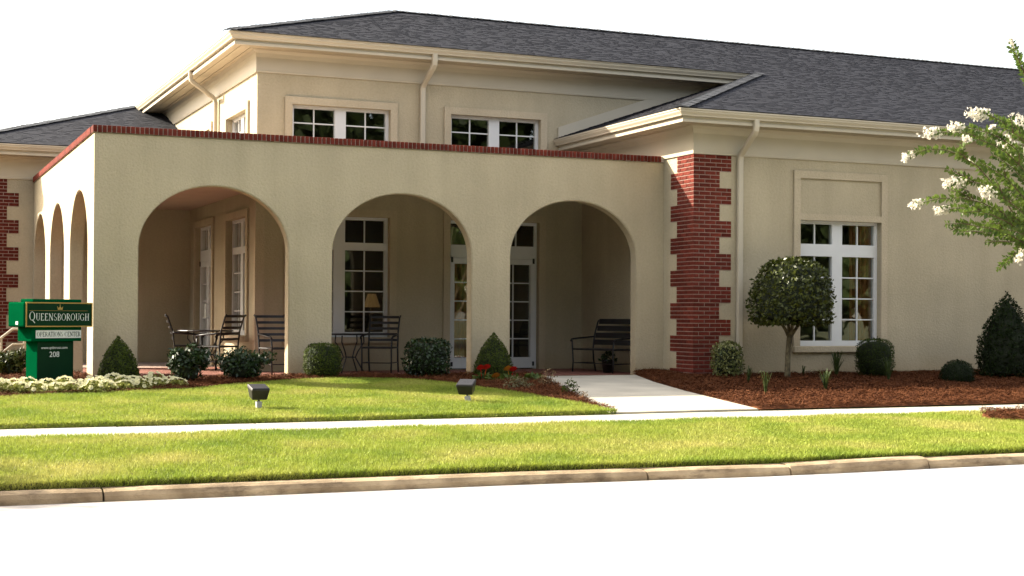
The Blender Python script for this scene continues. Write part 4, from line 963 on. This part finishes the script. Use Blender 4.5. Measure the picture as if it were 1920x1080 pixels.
# serif capitals from strokes: (x0,y0,x1,y1,w) and arcs (cx,cy,rx,ry,a0,a1,thick)
def glyph(ch):
    t, n = .13, .05
    st, ar = [], []
    ser = lambda x, y, w=.13: st.append((x - w, y, x + w, y, n))
    def stem(x, y0=0, y1=1, w=t): st.append((x, y0, x, y1, w)); 
    adv = .8
    if ch == 'Q': ar.append((.42, .5, .36, .48, 0, 360, t)); st.append((.42, .1, .82, -.28, .09)); adv = .9
    elif ch == 'O': ar.append((.42, .5, .36, .48, 0, 360, t)); adv = .88
    elif ch == 'U': stem(.16, .3); stem(.64, .3, 1, .06); ar.append((.40, .32, .24, .30, 180, 360, .1)); ser(.16, .98); ser(.64, .98)
    elif ch == 'E': stem(.16); st += [(.1, .97, .6, .97, .06), (.1, .03, .62, .03, .06), (.16, .52, .48, .52, .055), (.6, .8, .6, 1, n), (.62, 0, .62, .22, n)]; adv = .7
    elif ch == 'N': stem(.14, 0, 1, .06); stem(.7, 0, 1, .06); st.append((.14, .98, .7, .02, t)); ser(.14, .02, .11); ser(.7, .98, .11); ser(.1, .98, .08); adv = .86
    elif ch == 'S': ar += [(.32, .745, .21, .235, 40, 270, .1), (.32, .255, .22, .235, -90, 140 - 50, .1), (.32, .255, .24, .235, 190, 270, .08)]; adv = .64
    elif ch == 'B': stem(.16); ar += [(.3, .745, .24, .235, -90, 90, .11), (.3, .26, .28, .24, -90, 90, .11)]; st += [(.08, .97, .3, .97, n), (.16, .51, .3, .51, n), (.08, .03, .3, .03, n)]; adv = .7
    elif ch == 'R': stem(.16); ar.append((.3, .74, .25, .24, -90, 90, .11)); st += [(.08, .97, .3, .97, n), (.16, .5, .3, .5, n), (.34, .5, .7, .02, .11)]; ser(.16, .02); adv = .76
    elif ch == 'P': stem(.16); ar.append((.3, .72, .26, .26, -90, 90, .11)); st += [(.08, .97, .3, .97, n), (.16, .46, .3, .46, n)]; ser(.16, .02); adv = .68
    elif ch == 'G': ar.append((.42, .5, .36, .48, 45, 318, t)); st += [(.70, .05, .70, .42, .11), (.56, .42, .80, .42, n), (.68, .72, .68, .95, n)]; adv = .88
    elif ch == 'C': ar.append((.42, .5, .36, .48, 45, 315, t)); st += [(.68, .72, .68, .95, n)]; adv = .8
    elif ch == 'H': stem(.16); stem(.66); st.append((.16, .52, .66, .52, n)); [ser(x, y) for x in (.16, .66) for y in (.02, .98)]; adv = .84
    elif ch == 'T': stem(.36); st += [(.04, .97, .68, .97, .06), (.05, .78, .05, 1, n), (.67, .78, .67, 1, n)]; ser(.36, .02); adv = .72
    elif ch == 'A': st += [(.08, .02, .38, .98, .06), (.38, .98, .7, .02, t), (.2, .36, .58, .36, n)]; ser(.08, .02, .1); ser(.7, .02, .12); adv = .78
    elif ch == 'I': stem(.2); ser(.2, .02); ser(.2, .98); adv = .4
    else: adv = .4
    return st, ar, adv
def lettering(name, text, x0, x1, zbase, hh, y, mat, parent, small=1.0, wt=1.0):
    mb = MB(); x = 0; items = []
    for i, ch in enumerate(text):
        sc = 1.0 if (i == 0 or small == 1 ) else small
        st, ar, adv = glyph(ch); items.append((x, sc, st, ar)); x += (adv + .06) * sc
    kx = (x1 - x0) / x
    for xo, sc, st, ar in items:
        X = lambda u: x0 + (xo + u * sc) * kx; Z = lambda v: zbase + v * sc * hh
        T = lambda u, v: (X(u), y, Z(v))
        for a, b0, c, d, w in st:
            w = max(w * wt, .075 * wt if wt > 1 else w)
            L = math.hypot(c - a, d - b0) or 1; nx, ny = -(d - b0) / L * w / 2, (c - a) / L * w / 2
            mb.quad(T(a + nx, b0 + ny), T(c + nx, d + ny), T(c - nx, d - ny), T(a - nx, b0 - ny)); y -= .00004
        for ax, ay, rx, ry, a0, a1, w in ar:
            N = 18; pr = None
            for j in range(N + 1):
                t = R(a0 + (a1 - a0) * j / N); c, s = math.cos(t), math.sin(t); th = (.045 + (w - .045) * c * c) * wt
                p = (T(ax + (rx + th / 2) * c, ay + (ry + .02) * s), T(ax + (rx - th / 2) * c, ay + (ry - .025) * s))
                if pr: mb.quad(pr[0], p[0], p[1], pr[1])
                pr = p
            y -= .00004
    return mb.build(name, mat, parent)
fh = HT - HB
lettering('company_lettering', 'QUEENSBOROUGH', .07, WID - .055, HB + fh * .26, fh * .36, -.0155, LETTER, box_, .80)
b = MB(); b.box(.07, WID - .08, -.0155, -.0143, HB + fh * .655, HB + fh * .665); b.build('gold_rule', GOLD, box_)
b = MB(); cxn, czn = WID * .51, HB + fh * .70; y = -.0155
b.add([(cxn - .035, y, czn), (cxn + .035, y, czn), (cxn + .045, y, czn + .05), (cxn + .022, y, czn + .022), (cxn, y, czn + .055), (cxn - .022, y, czn + .022), (cxn - .045, y, czn + .05)], [(0, 1, 2, 3), (0, 3, 4, 5), (0, 5, 6)])
b.add([(cxn - .006, y, czn + .058), (cxn + .006, y, czn + .058), (cxn + .006, y, czn + .072), (cxn - .006, y, czn + .072)], [(0, 1, 2, 3)])
b.build('crown_emblem', GOLD, box_)
mh = (M1 - M0); lettering('plate_lettering', 'OPERATIONS CENTER', .205, .875, M0 + .045 + (mh - .09) * .2, (mh - .09) * .6, .0165, DKLET, plate, wt=1.35)
def text(name, body, x, z, size, y, mat, parent):
    cu = bpy.data.curves.new(name, 'FONT'); cu.body = body; cu.size = size; cu.align_x = 'CENTER'; cu.extrude = .0008
    to = bpy.data.objects.new(name, cu); COL.objects.link(to); dg = bpy.context.evaluated_depsgraph_get(); me = bpy.data.meshes.new_from_object(to.evaluated_get(dg)); bpy.data.objects.remove(to)
    o = link(name, me, mat, parent); o.location = (x, y, z); o.rotation_euler = (R(90), 0, 0); return o
text('web_lettering', 'www.qnbtrust.com', .50, M0 - .105, .052, .064, LETTER, ped)
text('number_lettering', '208', .50, M0 - .215, .105, .064, LETTER, ped)

# ================================================================== FLOODLIGHTS
def floodlight(label, px, y, rz, tilt, lean):
    x = at(px, 760, y).x; o = tag(empty('floodlight', (x, y, gz(y) - .005), rz), label, 'floodlight', 'floodlights on the lawn')
    M = Matrix.Rotation(lean, 3, 'Y'); T0 = lambda a, b_, c: tuple(M @ Vector((a, b_, c)))
    b = MB(); b.box(-.032, .032, -.03, .03, -.04, .115, T0); b.build('post', GREYBOX, o, bevel=.004)
    b = MB(); b.tube([M @ Vector((0, 0, .115)), M @ Vector((0, .0, .155))], .014, 8); b.build('knuckle', BLACKM, o)
    Mt = Matrix.Rotation(tilt, 3, 'X'); c = M @ Vector((0, .01, .222))
    T = lambda a, b_, c_: tuple(c + Mt @ Vector((a, b_, c_)))
    w, dd, hh = .114, .09, .074
    vs = [(-w * .78, -dd, -hh), (w * .78, -dd, -hh), (w * .78, dd * .9, -hh * .9), (-w * .78, dd * .9, -hh * .9), (-w * .95, -dd * .55, hh), (w * .95, -dd * .55, hh), (w, dd, hh), (-w, dd, hh),]
    vs = [(-w * .80, -dd * .8, -hh), (w * .80, -dd * .8, -hh), (w * .80, dd * .6, -hh), (-w * .80, dd * .6, -hh), (-w, -dd, hh * .8), (w, -dd, hh * .8), (w, dd * 1.3, hh * .8), (-w, dd * 1.3, hh * .8)]
    b = MB(); b.add([T(*v) for v in vs], [(0, 3, 2, 1), (4, 5, 6, 7), (0, 1, 5, 4), (1, 2, 6, 5), (2, 3, 7, 6), (3, 0, 4, 7)]); b.build('housing', LAMPM, o, bevel=.012)
    b = MB(); b.add([T(-w * .98, -dd * .98, hh * .8 + .001), T(w * .98, -dd * .98, hh * .8 + .001), T(w * .98, dd * 1.28, hh * .8 + .001), T(-w * .98, dd * 1.28, hh * .8 + .001), T(-w * .93, -dd * .9, hh * .8 + .018), T(w * .93, -dd * .9, hh * .8 + .018), T(w * .93, dd * 1.2, hh * .8 + .018), T(-w * .93, dd * 1.2, hh * .8 + .018)],
                   [(4, 5, 6, 7), (0, 1, 5, 4), (1, 2, 6, 5), (2, 3, 7, 6), (3, 0, 4, 7)]); b.build('lens_door', LAMPM, o, bevel=.006)
    return o
floodlight('dark bronze floodlight standing upright on the left half of the lawn', 485, -4.63, R(4), R(14), 0)
floodlight('dark bronze floodlight turned and leaning on the lawn near the path', 879, -4.40, R(-38), R(20), R(-10))

# ================================================================== PORCH FURNITURE
def armchair(w=.58, name='porch_armchair', n=5, cat='chair', panel=False):
    o = empty(name); hw = w / 2
    for s in (-1, 1):
        b = MB(); x = s * (hw - .03); b.tube([(x, .30, 0), (x, .25, .22), (x, .235, .42), (x, .27, .70), (x * 1.02, .36, .95), (x * 1.06, .40, .985)], .016, 7); b.build('back_post', BLACKM, o, True)
        b = MB(); b.tube([(x, -.25, 0), (x, -.235, .2), (x, -.25, .43), (x * 1.05, -.24, .60)], .015, 7); b.build('leg', BLACKM, o, True)
        b = MB(); b.tube([(x * 1.05, -.27, .585), (x * 1.08, -.24, .62), (x * 1.1, -.05, .64), (x * 1.08, .15, .655), (x, .27, .67)], .017, 7); b.build('armrest', BLACKM, o, True)
        b = MB(); b.tube([(x, -.24, .17), (x, .26, .17)], .009, 6); b.build('stretcher', BLACKM, o)
    b = MB(); b.tube([(-hw + .03, -.23, .17), (hw - .03, -.23, .17)], .009, 6); b.build('stretcher', BLACKM, o)
    b = MB(); b.box(-hw + .02, hw - .02, -.26, .24, .415, .445); b.build('seat', BLACKM, o, bevel=.008)
    for i in range(n):
        z = .56 + i * .40 / (n - 1); yb = .245 + max(0, z - .58) * .33
        b = MB()
        K = 6
        for j in range(K):
            xa, xb = -hw + .04 + (w - .08) * j / K, -hw + .04 + (w - .08) * (j + 1) / K; sa_, sb_ = .025 * math.sin(math.pi * j / K), .025 * math.sin(math.pi * (j + 1) / K); h_ = .022 if not panel else .05
            b.add([(xa, yb + sa_ - .005, z - h_), (xb, yb + sb_ - .005, z - h_), (xb, yb + sb_ + .008, z + h_), (xa, yb + sa_ + .008, z + h_), (xa, yb + sa_ + .007, z - h_), (xb, yb + sb_ + .007, z - h_), (xb, yb + sb_ + .02, z + h_), (xa, yb + sa_ + .02, z + h_)], [(0, 1, 2, 3), (7, 6, 5, 4), (0, 4, 5, 1), (3, 2, 6, 7)])
        b.build('back_slat', BLACKM, o)
    return o
ch = armchair(); first = True
for px, y, rz, lab in ((712, 2.25, -32, 'black ladder back armchair in front of the double window in the middle arch'), (524, 1.9, 12, 'black ladder back armchair half hidden by the pillar right of the first arch'),
                       (408, 3.5, -140, 'black ladder back armchair right of the round table in the first arch'), (352, 4.3, 80, 'black ladder back armchair left of the round table near the side door, seen side on')):
    c = ch if first else copy_tree(ch); first = False; c.location = (at(px, 690, y).x, y, .004); c.rotation_euler.z = R(rz); tag(c, lab, 'chair', 'black ladder back armchairs on the porch')
def table(label, px, y, r, h):
    o = tag(empty('patio_table', (at(px, 690, y).x, y, .004)), label, 'table'); b = MB(); b.lathe([(.01, h - .012), (r, h - .012), (r + .008, h), (r, h + .012), (.01, h + .012)], n=28); b.build('tabletop', BLACKM, o)
    for i in range(4):
        a = math.pi / 4 + i * math.pi / 2; d = Vector((math.cos(a), math.sin(a), 0)); Z = Vector((0, 0, 1)); b = MB()
        b.tube([d * r * .75 + Z * (h - .02), d * r * .78 + Z * h * .8, d * r * .45 + Z * h * .55, d * r * .32 + Z * h * .4, d * r * .55 + Z * h * .2, d * r * .8 + Z * .0], .012, 6); b.build('leg', BLACKM, o, True)
    b = MB(); b.lathe([(r * .33, h * .4 - .008), (r * .33, h * .4 + .008)], n=20); b.build('ring', BLACKM, o); return o
table('black round table with curled legs left of the armchair in the middle arch', 655, 2.35, .36, .66)
table('black round table between armchairs inside the first arch', 385, 3.9, .48, .70)
bn = armchair(1.15, 'porch_bench', 4, panel=True); tag(bn, 'black iron bench with a wide slatted back by the right porch wall', 'bench'); bn.location = (8.97, 1.25, .004); bn.rotation_euler.z = R(-76); bn.scale = (1, 1, .94)
px, y = 1140, 1.05; pl_ = tag(empty('planter_pot', (at(px, 690, y).x, y, .004)), 'small dark planter on the porch floor before the iron bench', 'planter')
b = MB(); b.lathe([(.001, 0), (.085, 0), (.115, .2), (.125, .2), (.125, .225), (.105, .225), (.10, .19), (.001, .19)], n=20); b.build('pot', BLACKM, pl_, True)
d = nrm(rng.normal(0, 1, (160, 3))); d[:, 2] = np.abs(d[:, 2]); V, Q = leaf_arrays(d * np.array([.13, .13, .16]) + [0, 0, .2], d, .06, .4); link('foliage', np_mesh('foliage', V, Q, DARKL), None, pl_)['kind'] = 'stuff'

# interior: lamp on a console, curtains
y = U + .62; lx = at(697, 563, y).x; ct = tag(empty('console_table', (lx, y, .012)), 'dark console table inside the porch window, carrying the lamp', 'table')
b = MB(); b.box(-.45, .45, -.18, .2, .70, .74); b.build('tabletop', TWIG, ct)
for sx in (-1, 1):
    for sy in (-.15, .17): b = MB(); b.box(sx * .42 - .02, sx * .42 + .02, sy - .02, sy + .02, 0, .699); b.build('leg', TWIG, ct)
zs, ze = at(697, 576, y).z, at(697, 551, y).z; tlp = tag(empty('table_lamp', (lx, y, .754)), 'table lamp with a tan pleated shade inside the porch window', 'lamp')
b = MB(); b.lathe([(.001, 0), (.07, 0), (.07, .015), (.03, .03), (.045, .1), (.05, .15), (.02, .2), (.012, zs - .70)], n=16); b.build('lamp_base', TWIG, tlp, True)
b = MB(); n = 24
for j in range(n):
    a0, a1 = 2 * math.pi * j / n, 2 * math.pi * (j + 1) / n; r0, r1, k0, k1 = .155, .075, (1 if j % 2 else .96), (.96 if j % 2 else 1)
    b.quad((r0 * k0 * math.cos(a0), r0 * k0 * math.sin(a0), zs - .754), (r0 * k1 * math.cos(a1), r0 * k1 * math.sin(a1), zs - .754), (r1 * k1 * math.cos(a1), r1 * k1 * math.sin(a1), ze - .754), (r1 * k0 * math.cos(a0), r1 * k0 * math.sin(a0), ze - .754))
shd = b.build('lamp_shade', SHADE, tlp); SHADE.node_tree.nodes['Principled BSDF'].inputs['Emission Color'].default_value = (.8, .42, .14, 1); SHADE.node_tree.nodes['Principled BSDF'].inputs['Emission Strength'].default_value = .02
def curtain(label, T, u0, u1, n0, z0, z1):
    o = tag(MB().build('curtain', CURTAIN), label, 'curtain') if False else None
    b = MB(); K = 48; f = lambda u: .03 * math.sin(u * 58) + .012 * math.sin(u * 131)
    for i in range(K):
        a, c = u0 + (u1 - u0) * i / K, u0 + (u1 - u0) * (i + 1) / K; b.quad(T(a, n0 + f(a), z0), T(c, n0 + f(c), z0), T(c, n0 + f(c), z1), T(a, n0 + f(a), z1)); b.quad(T(a, n0 + f(a) - .004, z0), T(c, n0 + f(c) - .004, z0), T(c, n0 + f(c) - .004, z1), T(a, n0 + f(a) - .004, z1))
    return tag(b.build('curtain', CURTAIN), label, 'curtain')
curtain('orange brown curtain drawn aside in the right half of the big right window', FX(-EX), 12.80, 13.4, -.27, .1, 2.9)
curtain('orange brown curtain behind the left leaf of the porch entrance door', FX(U), 6.95, 7.55, -.27, .05, 2.05)

# handrail at the far left ---------------------------------------------------------------------
hr = tag(empty('handrail', (at(10, 660, 4.2).x, 4.2, 0)), 'cream metal handrail sloping behind the green sign at the left edge', 'handrail'); o0 = Vector(hr.location)
A = [at(-60, 664, 4.2), at(2, 634, 4.2), at(24, 617, 4.2), at(46, 617, 4.2)]
b = MB(); b.tube([p - o0 for p in A], .026, 8); b.build('top_rail', CREAM, hr, True)
b = MB(); b.tube([p - o0 + Vector((0, 0, -.26)) for p in A], .018, 8); b.build('lower_rail', CREAM, hr, True)
for p in (A[1], A[3], A[0].lerp(A[1], .5)): b = MB(); q = p - o0; b.tube([(q.x, q.y, -.05), tuple(q)], .022, 8); b.build('post', CREAM, hr)
